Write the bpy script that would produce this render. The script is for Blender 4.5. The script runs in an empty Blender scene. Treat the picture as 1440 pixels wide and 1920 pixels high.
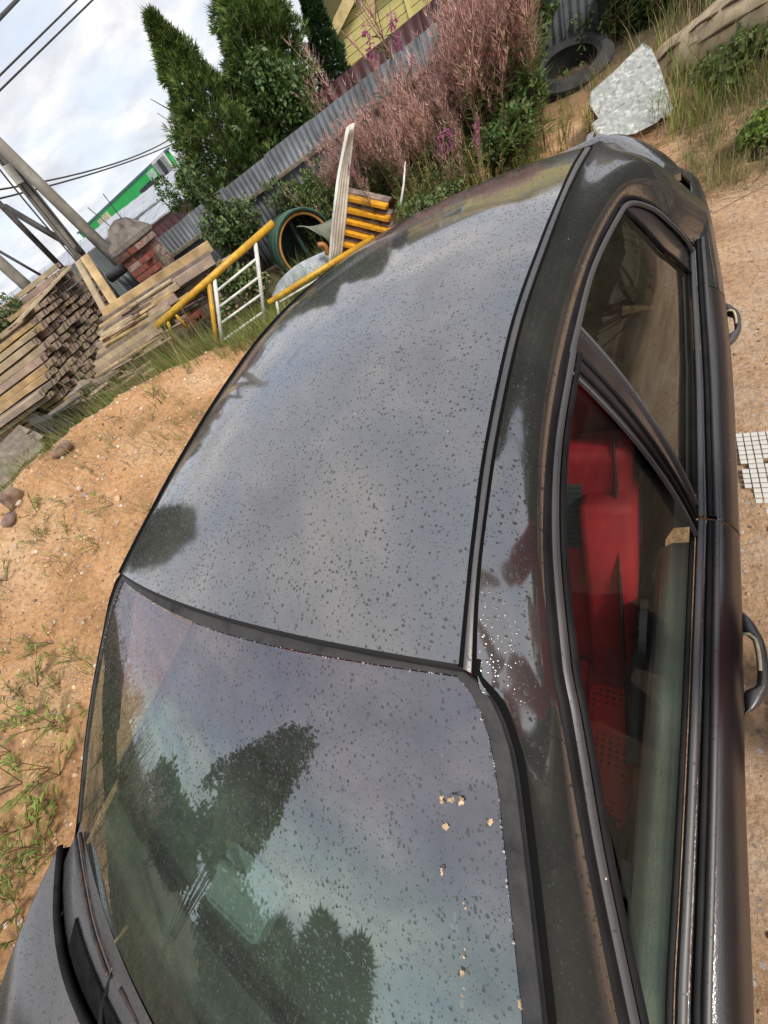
import bpy, math, random
import numpy as np
from mathutils import Vector, Matrix, noise as mn
random.seed(7); RNG = np.random.default_rng(7)
scene = bpy.context.scene
COL = scene.collection

# ---------------------------------------------------------------- camera
CW = np.array([[0.824354, 0.039361, -0.564705], [0.347448, -0.822745, 0.449856], [-0.446902, -0.567046, -0.691909]])
CO = np.array([0.684743, -0.160386, 1.943784])
TT = np.array([[0.999365, -0.000776, -0.035635], [-0.000776, 0.999053, -0.04351], [0.035635, 0.04351, 0.998417]])  # lean of the parked car
FPX = 727.88
cam_data = bpy.data.cameras.new("camera"); cam = bpy.data.objects.new("camera", cam_data); COL.objects.link(cam)
cam_data.sensor_fit = 'HORIZONTAL'; cam_data.sensor_width = 36.0; cam_data.lens = FPX / 1440 * 36
cam_data.clip_start = 0.05; cam_data.clip_end = 2000
M = Matrix.Identity(4)
for i in range(3):
    M[i][0] = CW[i, 0]; M[i][1] = -CW[i, 1]; M[i][2] = -CW[i, 2]; M[i][3] = CO[i]
cam.matrix_world = M
scene.camera = cam

# ---------------------------------------------------------------- light
SUN_EL, SUN_AZ = math.radians(47), math.radians(112)      # azimuth from +y towards +x
world = bpy.data.worlds.new("World"); scene.world = world; world.use_nodes = True
def build_world():
    nt = world.node_tree; nt.nodes.clear(); N = nt.nodes.new; L = nt.links.new
    out = N('ShaderNodeOutputWorld'); bg = N('ShaderNodeBackground'); bg.inputs[1].default_value = 1.0
    sky = N('ShaderNodeTexSky'); sky.sky_type = 'NISHITA'; sky.sun_disc = False
    sky.sun_elevation = SUN_EL; sky.sun_rotation = SUN_AZ % (2 * math.pi)
    sc = N('ShaderNodeVectorMath'); sc.operation = 'SCALE'; sc.inputs[3].default_value = 0.11; L(sky.outputs[0], sc.inputs[0])
    tc = N('ShaderNodeTexCoord'); sep = N('ShaderNodeSeparateXYZ'); L(tc.outputs['Generated'], sep.inputs[0])
    mx = N('ShaderNodeMath'); mx.operation = 'MAXIMUM'; L(sep.outputs[2], mx.inputs[0]); mx.inputs[1].default_value = 0.0
    ad = N('ShaderNodeMath'); ad.operation = 'ADD'; L(mx.outputs[0], ad.inputs[0]); ad.inputs[1].default_value = 0.22
    comb = N('ShaderNodeCombineXYZ')
    for k in (0, 1):
        d = N('ShaderNodeMath'); d.operation = 'DIVIDE'; L(sep.outputs[k], d.inputs[0]); L(ad.outputs[0], d.inputs[1]); L(d.outputs[0], comb.inputs[k])
    def noise(scale, detail, rough, dist=0.0, off=(0, 0, 0)):
        mp = N('ShaderNodeMapping'); L(comb.outputs[0], mp.inputs[0]); mp.inputs['Location'].default_value = off
        n = N('ShaderNodeTexNoise'); n.inputs['Scale'].default_value = scale; n.inputs['Detail'].default_value = detail
        n.inputs['Roughness'].default_value = rough; n.inputs['Distortion'].default_value = dist; L(mp.outputs[0], n.inputs[0]); return n
    def ramp(src, pts):
        r = N('ShaderNodeValToRGB'); e = r.color_ramp.elements
        e[0].position, e[0].color = pts[0][0], pts[0][1]; e[1].position, e[1].color = pts[-1][0], pts[-1][1]
        for p, c in pts[1:-1]:
            q = e.new(p); q.color = c
        L(src, r.inputs[0]); return r
    n1 = noise(1.35, 9, 0.56, 0.35, (3.1, 1.7, 0)); n2 = noise(2.6, 10, 0.6, 0.2, (7.3, 4.4, 0))
    cover = ramp(n1.outputs[0], [(0.32, (0, 0, 0, 1)), (0.58, (1, 1, 1, 1))])
    tone = ramp(n2.outputs[0], [(0.32, (0.48, 0.49, 0.525, 1)), (0.5, (0.64, 0.645, 0.67, 1)), (0.68, (0.86, 0.83, 0.80, 1))])
    # thin sky between the clouds is milky
    milk = N('ShaderNodeMixRGB'); milk.inputs[0].default_value = 0.7; L(sc.outputs[0], milk.inputs[1]); milk.inputs[2].default_value = (0.60, 0.67, 0.78, 1)
    mix = N('ShaderNodeMixRGB'); L(cover.outputs[0], mix.inputs[0]); L(milk.outputs[0], mix.inputs[1]); L(tone.outputs[0], mix.inputs[2])
    L(mix.outputs[0], bg.inputs[0]); L(bg.outputs[0], out.inputs[0])
build_world()
sun_d = bpy.data.lights.new("sun", 'SUN'); sun_d.energy = 2.3; sun_d.angle = math.radians(16); sun_d.color = (1.0, 0.93, 0.84)
sun = bpy.data.objects.new("sun", sun_d); COL.objects.link(sun)
sv = Vector((math.cos(SUN_EL) * math.sin(SUN_AZ), math.cos(SUN_EL) * math.cos(SUN_AZ), math.sin(SUN_EL)))
sun.rotation_euler = sv.to_track_quat('Z', 'Y').to_euler()
vs = scene.view_settings; vs.view_transform = 'Standard'; vs.look = 'None'; vs.exposure = 0.5; vs.gamma = 1.0; vs.use_curve_mapping = False
scene.cycles.max_bounces = 8; scene.cycles.transparent_max_bounces = 16; scene.cycles.glossy_bounces = 4; scene.cycles.diffuse_bounces = 3
scene.cycles.use_denoising = True; scene.cycles.caustics_reflective = False; scene.cycles.caustics_refractive = False

# ---------------------------------------------------------------- measuring helpers (photo sight lines -> places in the yard)
def wray(px, py): return CW @ np.array([(px - 720) / FPX, (py - 960) / FPX, 1.0])
def wD(px, py, D):                       # point on the sight line at horizontal distance D
    d = wray(px, py); t = D / math.hypot(d[0], d[1]); return Vector(CO + d * t)
def wZ(px, py, z):
    d = wray(px, py); t = (z - CO[2]) / d[2]; return Vector(CO + d * t)
CR = TT.T @ CW; CC = TT.T @ CO
def cray(px, py): return CR @ np.array([(px - 720) / FPX, (py - 960) / FPX, 1.0])
def cA(px, py, ax, v):                   # in the car's own frame, at coordinate ax = v
    d = cray(px, py); t = (v - CC[ax]) / d[ax]; return CC + d * t

# ---------------------------------------------------------------- object helpers
def srgb(r, g, b):
    f = lambda c: (c / 255 / 12.92) if c / 255 <= 0.04045 else ((c / 255 + 0.055) / 1.055) ** 2.4
    return (f(r), f(g), f(b), 1)
def tag(o, label=None, cat=None, group=None, kind=None):
    if label: o['label'] = label
    if cat: o['category'] = cat
    if group: o['group'] = group
    if kind: o['kind'] = kind
    return o
def empty(name, loc=(0, 0, 0), rot=(0, 0, 0), parent=None):
    o = bpy.data.objects.new(name, None); o.location = loc; o.rotation_euler = rot; o.empty_display_size = 0.2
    COL.objects.link(o); o.parent = parent; return o
class MB:
    """collects verts/faces for ONE mesh object"""
    def __init__(s): s.v = []; s.f = []; s.m = []; s.n = 0
    def add(s, V, F, m=0):
        V = np.asarray(V, float).reshape(-1, 3); s.v.append(V)
        for f in F: s.f.append(tuple(int(i) + s.n for i in f)); s.m.append(m)
        s.n += len(V); return s
    def box(s, c, size, rot=None, m=0, jit=0.0):
        h = np.array(size) / 2; V = np.array([[x, y, z] for x in (-1, 1) for y in (-1, 1) for z in (-1, 1)]) * h
        if jit: V = V + RNG.uniform(-jit, jit, V.shape)
        if rot is not None: V = V @ np.array(rot).T
        return s.add(V + np.array(c), [(0, 1, 3, 2), (4, 6, 7, 5), (0, 4, 5, 1), (2, 3, 7, 6), (0, 2, 6, 4), (1, 5, 7, 3)], m)
    def tube(s, pts, r, n=8, m=0, cap=True):
        pts = [np.array(p, float) for p in pts]; k = len(pts)
        rr = [r] * k if np.isscalar(r) else list(r)
        up = None; rows = []
        for i, p in enumerate(pts):
            t = pts[min(i + 1, k - 1)] - pts[max(i - 1, 0)]; t /= np.linalg.norm(t) + 1e-12
            if up is None:
                a = np.array([0, 0, 1.]) if abs(t[2]) < .9 else np.array([1., 0, 0]); up = np.cross(t, a)
            up = up - t * (up @ t); up /= np.linalg.norm(up) + 1e-12; w = np.cross(t, up)
            for j in range(n):
                a = 2 * math.pi * j / n; rows.append(p + rr[i] * (math.cos(a) * up + math.sin(a) * w))
        F = [(i * n + j, i * n + (j + 1) % n, (i + 1) * n + (j + 1) % n, (i + 1) * n + j) for i in range(k - 1) for j in range(n)]
        if cap: F += [tuple(range(n))[::-1], tuple((k - 1) * n + j for j in range(n))]
        return s.add(rows, F, m)
    def grid(s, G, m=0, flip=False, close=False):
        G = np.asarray(G, float); a, b = G.shape[:2]
        F = []
        for i in range(a - 1):
            for j in range(b if close else b - 1):
                q = (i * b + j, i * b + (j + 1) % b, (i + 1) * b + (j + 1) % b, (i + 1) * b + j)
                F.append(q[::-1] if flip else q)
        return s.add(G.reshape(-1, 3), F, m)
    def mesh(s, name):
        me = bpy.data.meshes.new(name); V = np.concatenate(s.v) if s.v else np.zeros((0, 3))
        me.from_pydata(V.tolist(), [], s.f)
        if any(s.m): me.polygons.foreach_set('material_index', s.m)
        return me
    def build(s, name, mats, parent=None, smooth=False, bevel=0.0, seg=2, solid=0.0, loc=None, autos=None, subsurf=0, off=-1):
        me = s.mesh(name)
        for mt in (mats if isinstance(mats, (list, tuple)) else [mats]): me.materials.append(mt)
        if smooth: me.polygons.foreach_set('use_smooth', [True] * len(me.polygons))
        o = bpy.data.objects.new(name, me); COL.objects.link(o); o.parent = parent
        if loc is not None: o.location = loc
        if autos is not None and smooth:
            me.set_sharp_from_angle(angle=math.radians(autos))
        if solid:
            md = o.modifiers.new('s', 'SOLIDIFY'); md.thickness = solid; md.offset = off
        if subsurf:
            md = o.modifiers.new('u', 'SUBSURF'); md.levels = md.render_levels = subsurf
        if bevel:
            md = o.modifiers.new('b', 'BEVEL'); md.width = bevel; md.segments = seg; md.limit_method = 'ANGLE'; md.angle_limit = math.radians(35)
        return o
def obj(name, me, parent=None, loc=(0, 0, 0), rot=(0, 0, 0), scale=(1, 1, 1)):
    o = bpy.data.objects.new(name, me); COL.objects.link(o); o.parent = parent; o.location = loc; o.rotation_euler = rot; o.scale = scale; return o
def fast_mesh(name, V, tris, mats, midx=None, smooth=False):
    me = bpy.data.meshes.new(name); V = np.ascontiguousarray(V, dtype=np.float32); tris = np.ascontiguousarray(tris, dtype=np.int32)
    k = tris.shape[1]; n = len(tris)
    me.vertices.add(len(V)); me.vertices.foreach_set('co', V.ravel()); me.loops.add(n * k); me.loops.foreach_set('vertex_index', tris.ravel())
    me.polygons.add(n); me.polygons.foreach_set('loop_start', np.arange(0, n * k, k, dtype=np.int32))
    for mt in mats: me.materials.append(mt)
    if midx is not None: me.polygons.foreach_set('material_index', np.ascontiguousarray(midx, dtype=np.int32))
    if smooth: me.polygons.foreach_set('use_smooth', np.ones(n, dtype=bool))
    me.update(calc_edges=True); me.validate(); return me
def crom(pts, n):
    """Catmull-Rom resample to n points (by arc length)"""
    P = np.array(pts, float); P = np.vstack([2 * P[0] - P[1], P, 2 * P[-1] - P[-2]]); out = []
    for i in range(1, len(P) - 2):
        for t in np.linspace(0, 1, 12, endpoint=False):
            p0, p1, p2, p3 = P[i - 1:i + 3]
            out.append(0.5 * (2 * p1 + (p2 - p0) * t + (2 * p0 - 5 * p1 + 4 * p2 - p3) * t * t + (3 * p1 - p0 - 3 * p2 + p3) * t ** 3))
    out.append(P[-2]); out = np.array(out)
    if n is None: return out
    d = np.concatenate([[0], np.cumsum(np.linalg.norm(np.diff(out, axis=0), axis=1))]); u = np.linspace(0, d[-1], n)
    return np.stack([np.interp(u, d, out[:, k]) for k in range(3)], 1)
def cpair(A, B, n=8):
    """two matched control lists -> matched dense curves"""
    C = np.hstack([np.array(A, float), np.array(B, float)]); P = np.vstack([2 * C[0] - C[1], C, 2 * C[-1] - C[-2]]); out = []
    for i in range(1, len(P) - 2):
        for t in np.linspace(0, 1, n, endpoint=False):
            p0, p1, p2, p3 = P[i - 1:i + 3]
            out.append(0.5 * (2 * p1 + (p2 - p0) * t + (2 * p0 - 5 * p1 + 4 * p2 - p3) * t * t + (3 * p1 - p0 - 3 * p2 + p3) * t ** 3))
    out.append(P[-2]); out = np.array(out); return out[:, :3], out[:, 3:]
def lerp_y(tab, y):
    tab = sorted(tab); ys = [t[0] for t in tab]; return np.array([np.interp(y, ys, [t[k] for t in tab]) for k in range(1, len(tab[0]))])
def basis(ax, up=(0, 0, 1)):
    """matrix whose columns are along, side, up-ish"""
    a = np.array(ax, float); a /= np.linalg.norm(a); s = np.cross(np.array(up, float), a); s /= np.linalg.norm(s); return np.stack([a, s, np.cross(a, s)], 1)
# ---------------------------------------------------------------- materials
MATS = {}
def mat(name, col, rough=0.6, metal=0.0, var=0.12, vscale=6.0, bump=0.0, bscale=40.0, col2=None, spec=0.5, coat=0.0, island=0.0, detail=4, transl=0.0, c2thr=(0.42, 0.62)):
    if name in MATS: return MATS[name]
    m = bpy.data.materials.new(name); m.use_nodes = True; nt = m.node_tree; N = nt.nodes.new; L = nt.links.new
    b = nt.nodes['Principled BSDF']; b.inputs['Roughness'].default_value = rough; b.inputs['Metallic'].default_value = metal
    b.inputs['Specular IOR Level'].default_value = spec; b.inputs['Coat Weight'].default_value = coat; b.inputs['Coat Roughness'].default_value = 0.08
    tc = N('ShaderNodeTexCoord'); n = N('ShaderNodeTexNoise'); n.inputs['Scale'].default_value = vscale; n.inputs['Detail'].default_value = detail; L(tc.outputs['Object'], n.inputs[0])
    c = tuple(col[:3]) + (1,)
    lo = tuple(max(0, x * (1 - var * 2)) for x in c[:3]) + (1,); hi = tuple(min(1, x * (1 + var * 1.6)) for x in c[:3]) + (1,)
    r = N('ShaderNodeValToRGB'); r.color_ramp.elements[0].position = 0.3; r.color_ramp.elements[0].color = lo; r.color_ramp.elements[1].position = 0.7; r.color_ramp.elements[1].color = hi
    L(n.outputs[0], r.inputs[0]); src = r.outputs[0]
    if col2 is not None:
        n2 = N('ShaderNodeTexNoise'); n2.inputs['Scale'].default_value = vscale * 0.45; n2.inputs['Detail'].default_value = 6; n2.inputs['Roughness'].default_value = 0.65; L(tc.outputs['Object'], n2.inputs[0])
        r2 = N('ShaderNodeMapRange'); r2.inputs[1].default_value = c2thr[0]; r2.inputs[2].default_value = c2thr[1]; L(n2.outputs[0], r2.inputs[0])
        mx = N('ShaderNodeMixRGB'); L(r2.outputs[0], mx.inputs[0]); L(src, mx.inputs[1]); mx.inputs[2].default_value = tuple(col2[:3]) + (1,); src = mx.outputs[0]
    if island:
        g = N('ShaderNodeNewGeometry'); hs = N('ShaderNodeHueSaturation'); mr = N('ShaderNodeMapRange'); mr.inputs[3].default_value = 1 - island; mr.inputs[4].default_value = 1 + island
        L(g.outputs['Random Per Island'], mr.inputs[0]); L(mr.outputs[0], hs.inputs['Value'])
        mh = N('ShaderNodeMapRange'); mh.inputs[3].default_value = 0.5 - island * 0.06; mh.inputs[4].default_value = 0.5 + island * 0.06
        wn = N('ShaderNodeTexWhiteNoise'); wn.noise_dimensions = '1D'; L(g.outputs['Random Per Island'], wn.inputs['W']); L(wn.outputs[0], mh.inputs[0]); L(mh.outputs[0], hs.inputs['Hue'])
        L(src, hs.inputs['Color']); src = hs.outputs[0]
    L(src, b.inputs['Base Color'])
    if bump:
        nb = N('ShaderNodeTexNoise'); nb.inputs['Scale'].default_value = bscale; nb.inputs['Detail'].default_value = 5; L(tc.outputs['Object'], nb.inputs[0])
        bp = N('ShaderNodeBump'); bp.inputs['Strength'].default_value = bump; bp.inputs['Distance'].default_value = 0.01; L(nb.outputs[0], bp.inputs['Height']); L(bp.outputs[0], b.inputs['Normal'])
    if transl:
        tr = N('ShaderNodeBsdfTranslucent'); L(src, tr.inputs[0]); ms = N('ShaderNodeMixShader'); ms.inputs[0].default_value = transl
        L(b.outputs[0], ms.inputs[1]); L(tr.outputs[0], ms.inputs[2]); L(ms.outputs[0], nt.nodes['Material Output'].inputs[0])
    MATS[name] = m; return m

def drops(nt, coord, scale=95.0, size=0.42, amount=0.62):
    """rain drops: returns (mask, bump-normal) sockets"""
    N = nt.nodes.new; L = nt.links.new
    ns = N('ShaderNodeTexNoise'); ns.inputs['Scale'].default_value = scale * 1.6; L(coord, ns.inputs[0])
    wob = N('ShaderNodeVectorMath'); wob.operation = 'SUBTRACT'; L(ns.outputs['Color'], wob.inputs[0]); wob.inputs[1].default_value = (0.5, 0.5, 0.5)
    ws_ = N('ShaderNodeVectorMath'); ws_.operation = 'SCALE'; L(wob.outputs[0], ws_.inputs[0]); ws_.inputs[3].default_value = 0.006 * 95 / scale
    ad = N('ShaderNodeVectorMath'); ad.operation = 'ADD'; L(coord, ad.inputs[0]); L(ws_.outputs[0], ad.inputs[1])
    mask = None; hts = []
    for k, (s, sz, off) in enumerate(((scale, size, 0.0), (scale * 1.9, size * 0.85, 3.7))):
        mp = N('ShaderNodeMapping'); mp.inputs['Location'].default_value = (off, off * .7, 0); mp.inputs['Scale'].default_value = (1, 1, 0.35); L(ad.outputs[0], mp.inputs[0])
        v = N('ShaderNodeTexVoronoi'); v.inputs['Scale'].default_value = s; v.inputs['Randomness'].default_value = 1.0; L(mp.outputs[0], v.inputs[0])
        sp = N('ShaderNodeSeparateColor'); L(v.outputs['Color'], sp.inputs[0])
        rad = N('ShaderNodeMapRange'); rad.inputs[1].default_value = 1 - amount; rad.inputs[2].default_value = 1.0; rad.inputs[3].default_value = 0.0; rad.inputs[4].default_value = sz; L(sp.outputs[0], rad.inputs[0])
        h = N('ShaderNodeMath'); h.operation = 'SUBTRACT'; L(rad.outputs[0], h.inputs[0]); L(v.outputs['Distance'], h.inputs[1])
        cl = N('ShaderNodeMath'); cl.operation = 'MAXIMUM'; L(h.outputs[0], cl.inputs[0]); cl.inputs[1].default_value = 0; hts.append(cl.outputs[0])
    mxh = N('ShaderNodeMath'); mxh.operation = 'MAXIMUM'; L(hts[0], mxh.inputs[0]); L(hts[1], mxh.inputs[1])
    mk = N('ShaderNodeMapRange'); mk.inputs[1].default_value = 0.0; mk.inputs[2].default_value = 0.05; L(mxh.outputs[0], mk.inputs[0])
    return mk.outputs[0], mxh.outputs[0]

def car_paint(name, base, refl, rough=0.07, dirt=0.25, drop=True, dscale=135.0, wav=0.015, graz=0.85, spec_col=(0.98, 0.96, 0.965), dirt_col=(0.16, 0.14, 0.115), pit=0.0, amount=1.0, dropdark=0.27):
    """dark metallic clear-coated paint, weathered, wet with drops; refl = strength of the mirror coat seen face-on"""
    if name in MATS: return MATS[name]
    m = bpy.data.materials.new(name); m.use_nodes = True; nt = m.node_tree; N = nt.nodes.new; L = nt.links.new
    b = nt.nodes['Principled BSDF']; out = nt.nodes['Material Output']
    tc = N('ShaderNodeTexCoord'); co = tc.outputs['Object']
    b.inputs['Roughness'].default_value = 0.55; b.inputs['Specular IOR Level'].default_value = 0.3
    dn = N('ShaderNodeTexNoise'); dn.inputs['Scale'].default_value = 3.5; dn.inputs['Detail'].default_value = 8; dn.inputs['Roughness'].default_value = 0.7; L(co, dn.inputs[0])
    dr = N('ShaderNodeMapRange'); dr.inputs[1].default_value = 0.35; dr.inputs[2].default_value = 0.75; dr.inputs[4].default_value = dirt; L(dn.outputs[0], dr.inputs[0])
    mx = N('ShaderNodeMixRGB'); L(dr.outputs[0], mx.inputs[0]); mx.inputs[1].default_value = tuple(base) + (1,); mx.inputs[2].default_value = tuple(dirt_col) + (1,)
    # fine specks of dust and grit
    sv_ = N('ShaderNodeTexVoronoi'); sv_.inputs['Scale'].default_value = 42; L(co, sv_.inputs[0])
    sps = N('ShaderNodeSeparateColor'); L(sv_.outputs['Color'], sps.inputs[0])
    s1 = N('ShaderNodeMath'); s1.operation = 'LESS_THAN'; L(sv_.outputs['Distance'], s1.inputs[0]); s1.inputs[1].default_value = 0.055
    s2 = N('ShaderNodeMath'); s2.operation = 'GREATER_THAN'; L(sps.outputs[1], s2.inputs[0]); s2.inputs[1].default_value = 0.965
    s3 = N('ShaderNodeMath'); s3.operation = 'MULTIPLY'; L(s1.outputs[0], s3.inputs[0]); L(s2.outputs[0], s3.inputs[1])
    mx2 = N('ShaderNodeMixRGB'); L(s3.outputs[0], mx2.inputs[0]); L(mx.outputs[0], mx2.inputs[1]); mx2.inputs[2].default_value = (0.7, 0.6, 0.48, 1)
    L(mx2.outputs[0], b.inputs['Base Color'])
    gl = N('ShaderNodeBsdfGlossy'); gl.inputs['Roughness'].default_value = rough; gl.inputs['Color'].default_value = tuple(spec_col) + (1,)
    rr = N('ShaderNodeMapRange'); rr.inputs[3].default_value = rough * 0.7; rr.inputs[4].default_value = rough + 0.10; L(dn.outputs[0], rr.inputs[0]); L(rr.outputs[0], gl.inputs['Roughness'])
    fr = N('ShaderNodeLayerWeight'); fr.inputs[0].default_value = 0.5
    p5 = N('ShaderNodeMath'); p5.operation = 'POWER'; L(fr.outputs['Facing'], p5.inputs[0]); p5.inputs[1].default_value = 3.5
    fm = N('ShaderNodeMapRange'); fm.inputs[3].default_value = refl; fm.inputs[4].default_value = graz; L(p5.outputs[0], fm.inputs[0])
    dd = N('ShaderNodeMath'); dd.operation = 'MULTIPLY_ADD'; L(dr.outputs[0], dd.inputs[0]); dd.inputs[1].default_value = -0.35; dd.inputs[2].default_value = 1.0
    f2 = N('ShaderNodeMath'); f2.operation = 'MULTIPLY'; L(fm.outputs[0], f2.inputs[0]); L(dd.outputs[0], f2.inputs[1])
    wv = N('ShaderNodeTexNoise'); wv.inputs['Scale'].default_value = 5.0; wv.inputs['Detail'].default_value = 2; L(co, wv.inputs[0])
    bw = N('ShaderNodeBump'); bw.inputs['Strength'].default_value = wav * 10; bw.inputs['Distance'].default_value = 0.01; L(wv.outputs[0], bw.inputs['Height'])
    nrm = bw.outputs[0]; fac = f2.outputs[0]
    if pit:
        pn = N('ShaderNodeTexNoise'); pn.inputs['Scale'].default_value = 420; pn.inputs['Detail'].default_value = 3; L(co, pn.inputs[0])
        bp = N('ShaderNodeBump'); bp.inputs['Strength'].default_value = pit; bp.inputs['Distance'].default_value = 0.002; L(pn.outputs[0], bp.inputs['Height']); L(nrm, bp.inputs['Normal']); nrm = bp.outputs[0]
    if drop:
        mk, h = drops(nt, co, dscale, amount=amount)
        bd = N('ShaderNodeBump'); bd.inputs['Strength'].default_value = 0.2; bd.inputs['Distance'].default_value = 0.005; L(h, bd.inputs['Height']); L(nrm, bd.inputs['Normal']); nrm = bd.outputs[0]
        inv = N('ShaderNodeMapRange'); L(mk, inv.inputs[0]); inv.inputs[3].default_value = 1.0; inv.inputs[4].default_value = dropdark      # a drop mirrors only 2-4 %, unlike the coat
        f3 = N('ShaderNodeMath'); f3.operation = 'MULTIPLY'; L(fac, f3.inputs[0]); L(inv.outputs[0], f3.inputs[1]); fac = f3.outputs[0]
    L(nrm, gl.inputs['Normal'])
    ms = N('ShaderNodeMixShader'); L(fac, ms.inputs[0]); L(b.outputs[0], ms.inputs[1]); L(gl.outputs[0], ms.inputs[2]); L(ms.outputs[0], out.inputs[0])
    MATS[name] = m; return m

def car_glass(name, tint, refl, dscale=135.0, dirt=0.12, dirt_col=(0.30, 0.31, 0.28), rough=0.02, drop=True, gcol=(0.88, 0.95, 0.95), amount=1.0, graz=0.9, band=False):
    if name in MATS: return MATS[name]
    m = bpy.data.materials.new(name); m.use_nodes = True; nt = m.node_tree; N = nt.nodes.new; L = nt.links.new
    nt.nodes.remove(nt.nodes['Principled BSDF']); out = nt.nodes['Material Output']
    tc = N('ShaderNodeTexCoord'); co = tc.outputs['Object']
    tr = N('ShaderNodeBsdfTransparent'); tr.inputs[0].default_value = tuple(tint) + (1,)
    df = N('ShaderNodeBsdfDiffuse'); df.inputs[0].default_value = tuple(dirt_col) + (1,)
    dn = N('ShaderNodeTexNoise'); dn.inputs['Scale'].default_value = 5; dn.inputs['Detail'].default_value = 9; dn.inputs['Roughness'].default_value = 0.72; L(co, dn.inputs[0])
    dr = N('ShaderNodeMapRange'); dr.inputs[1].default_value = 0.3; dr.inputs[2].default_value = 0.8; dr.inputs[3].default_value = dirt * 0.35; dr.inputs[4].default_value = dirt * 1.6; L(dn.outputs[0], dr.inputs[0])
    m1 = N('ShaderNodeMixShader'); L(dr.outputs[0], m1.inputs[0]); L(tr.outputs[0], m1.inputs[1]); L(df.outputs[0], m1.inputs[2])
    gl = N('ShaderNodeBsdfGlossy'); gl.inputs['Roughness'].default_value = rough; gl.inputs['Color'].default_value = tuple(gcol) + (1,)
    if band:      # the tinted sun band along the top of the screen
        sy_ = N('ShaderNodeSeparateXYZ'); L(co, sy_.inputs[0]); by = N('ShaderNodeMapRange'); by.inputs[1].default_value = -0.30; by.inputs[2].default_value = -0.19; L(sy_.outputs[1], by.inputs[0])
        gm = N('ShaderNodeMixRGB'); L(by.outputs[0], gm.inputs[0]); gm.inputs[1].default_value = tuple(gcol) + (1,); gm.inputs[2].default_value = (.76, .72, .80, 1); L(gm.outputs[0], gl.inputs['Color'])
        tm_ = N('ShaderNodeMixRGB'); L(by.outputs[0], tm_.inputs[0]); tm_.inputs[1].default_value = tuple(tint) + (1,); tm_.inputs[2].default_value = (.22, .18, .26, 1); L(tm_.outputs[0], tr.inputs[0])
    fr = N('ShaderNodeLayerWeight'); fr.inputs[0].default_value = 0.5
    p5 = N('ShaderNodeMath'); p5.operation = 'POWER'; L(fr.outputs['Facing'], p5.inputs[0]); p5.inputs[1].default_value = 4
    fm = N('ShaderNodeMapRange'); fm.inputs[3].default_value = refl; fm.inputs[4].default_value = graz; L(p5.outputs[0], fm.inputs[0]); fac = fm.outputs[0]
    if drop:
        mk, h = drops(nt, co, dscale, size=0.40, amount=amount)
        bd = N('ShaderNodeBump'); bd.inputs['Strength'].default_value = 0.22; bd.inputs['Distance'].default_value = 0.004; L(h, bd.inputs['Height']); L(bd.outputs[0], gl.inputs['Normal'])
        inv = N('ShaderNodeMapRange'); L(mk, inv.inputs[0]); inv.inputs[3].default_value = 1.0; inv.inputs[4].default_value = 0.5
        f3 = N('ShaderNodeMath'); f3.operation = 'MULTIPLY'; L(fac, f3.inputs[0]); L(inv.outputs[0], f3.inputs[1]); fac = f3.outputs[0]
    m2 = N('ShaderNodeMixShader'); L(fac, m2.inputs[0]); L(m1.outputs[0], m2.inputs[1]); L(gl.outputs[0], m2.inputs[2]); L(m2.outputs[0], out.inputs[0])
    MATS[name] = m; return m

PAINT = car_paint('weathered_black_paint', (0.020, 0.020, 0.020), 0.25, rough=0.032, dirt=0.32)
PAINT_SIDE = car_paint('weathered_black_paint_side', (0.016, 0.016, 0.017), 0.22, rough=0.03, dirt=0.10, pit=0.0, amount=0.9, graz=0.40)
TRIM = car_paint('satin_black_trim', (0.03, 0.029, 0.031), 0.07, rough=0.30, dirt=0.35, dscale=140, graz=.25)
RUBBER = mat('black_rubber', (0.010, 0.010, 0.010), 0.7, spec=.2, var=0.3, vscale=30, bump=0.2, bscale=120)
SEALDUST = mat('dusty_rubber_seal', (0.030, 0.030, 0.031), 0.6, spec=.3, var=0.35, vscale=25, bump=0.15, bscale=90, col2=(0.055, 0.050, 0.047))
CRUST = mat('dried_lime_crust', (0.55, 0.50, 0.48), 0.9, var=0.4, vscale=80, bump=0.8, bscale=300)
GLASS_WS = car_glass('windscreen_glass', (0.50, 0.62, 0.56), 0.25, gcol=(0.80, 0.93, 0.92), band=True, graz=.7)
GLASS_FRONT = car_glass('front_door_glass', (0.86, 0.92, 0.88), 0.025, graz=0.09, dirt=0.02, drop=True, dscale=170, amount=0.15)
GLASS_REAR = car_glass('rear_door_glass', (0.10, 0.11, 0.10), 0.12, dirt=0.10, dirt_col=(0.16, 0.14, 0.10), drop=True, dscale=170, amount=0.15, graz=0.55)
# ---------------------------------------------------------------- the car (built in its own frame, x = its left side, y = towards the tail)
R3 = Matrix([[TT[i, j] for j in range(3)] for i in range(3)])
car = empty('parked_sedan', (0, 0, 0)); car.rotation_euler = R3.to_euler()
tag(car, 'wet black saloon car with red seats, parked on the sandy ground in the foreground', 'car')

z_d = lambda y: 1.42 + .19 * y - .127 * y * y - .003 * y ** 3
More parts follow.
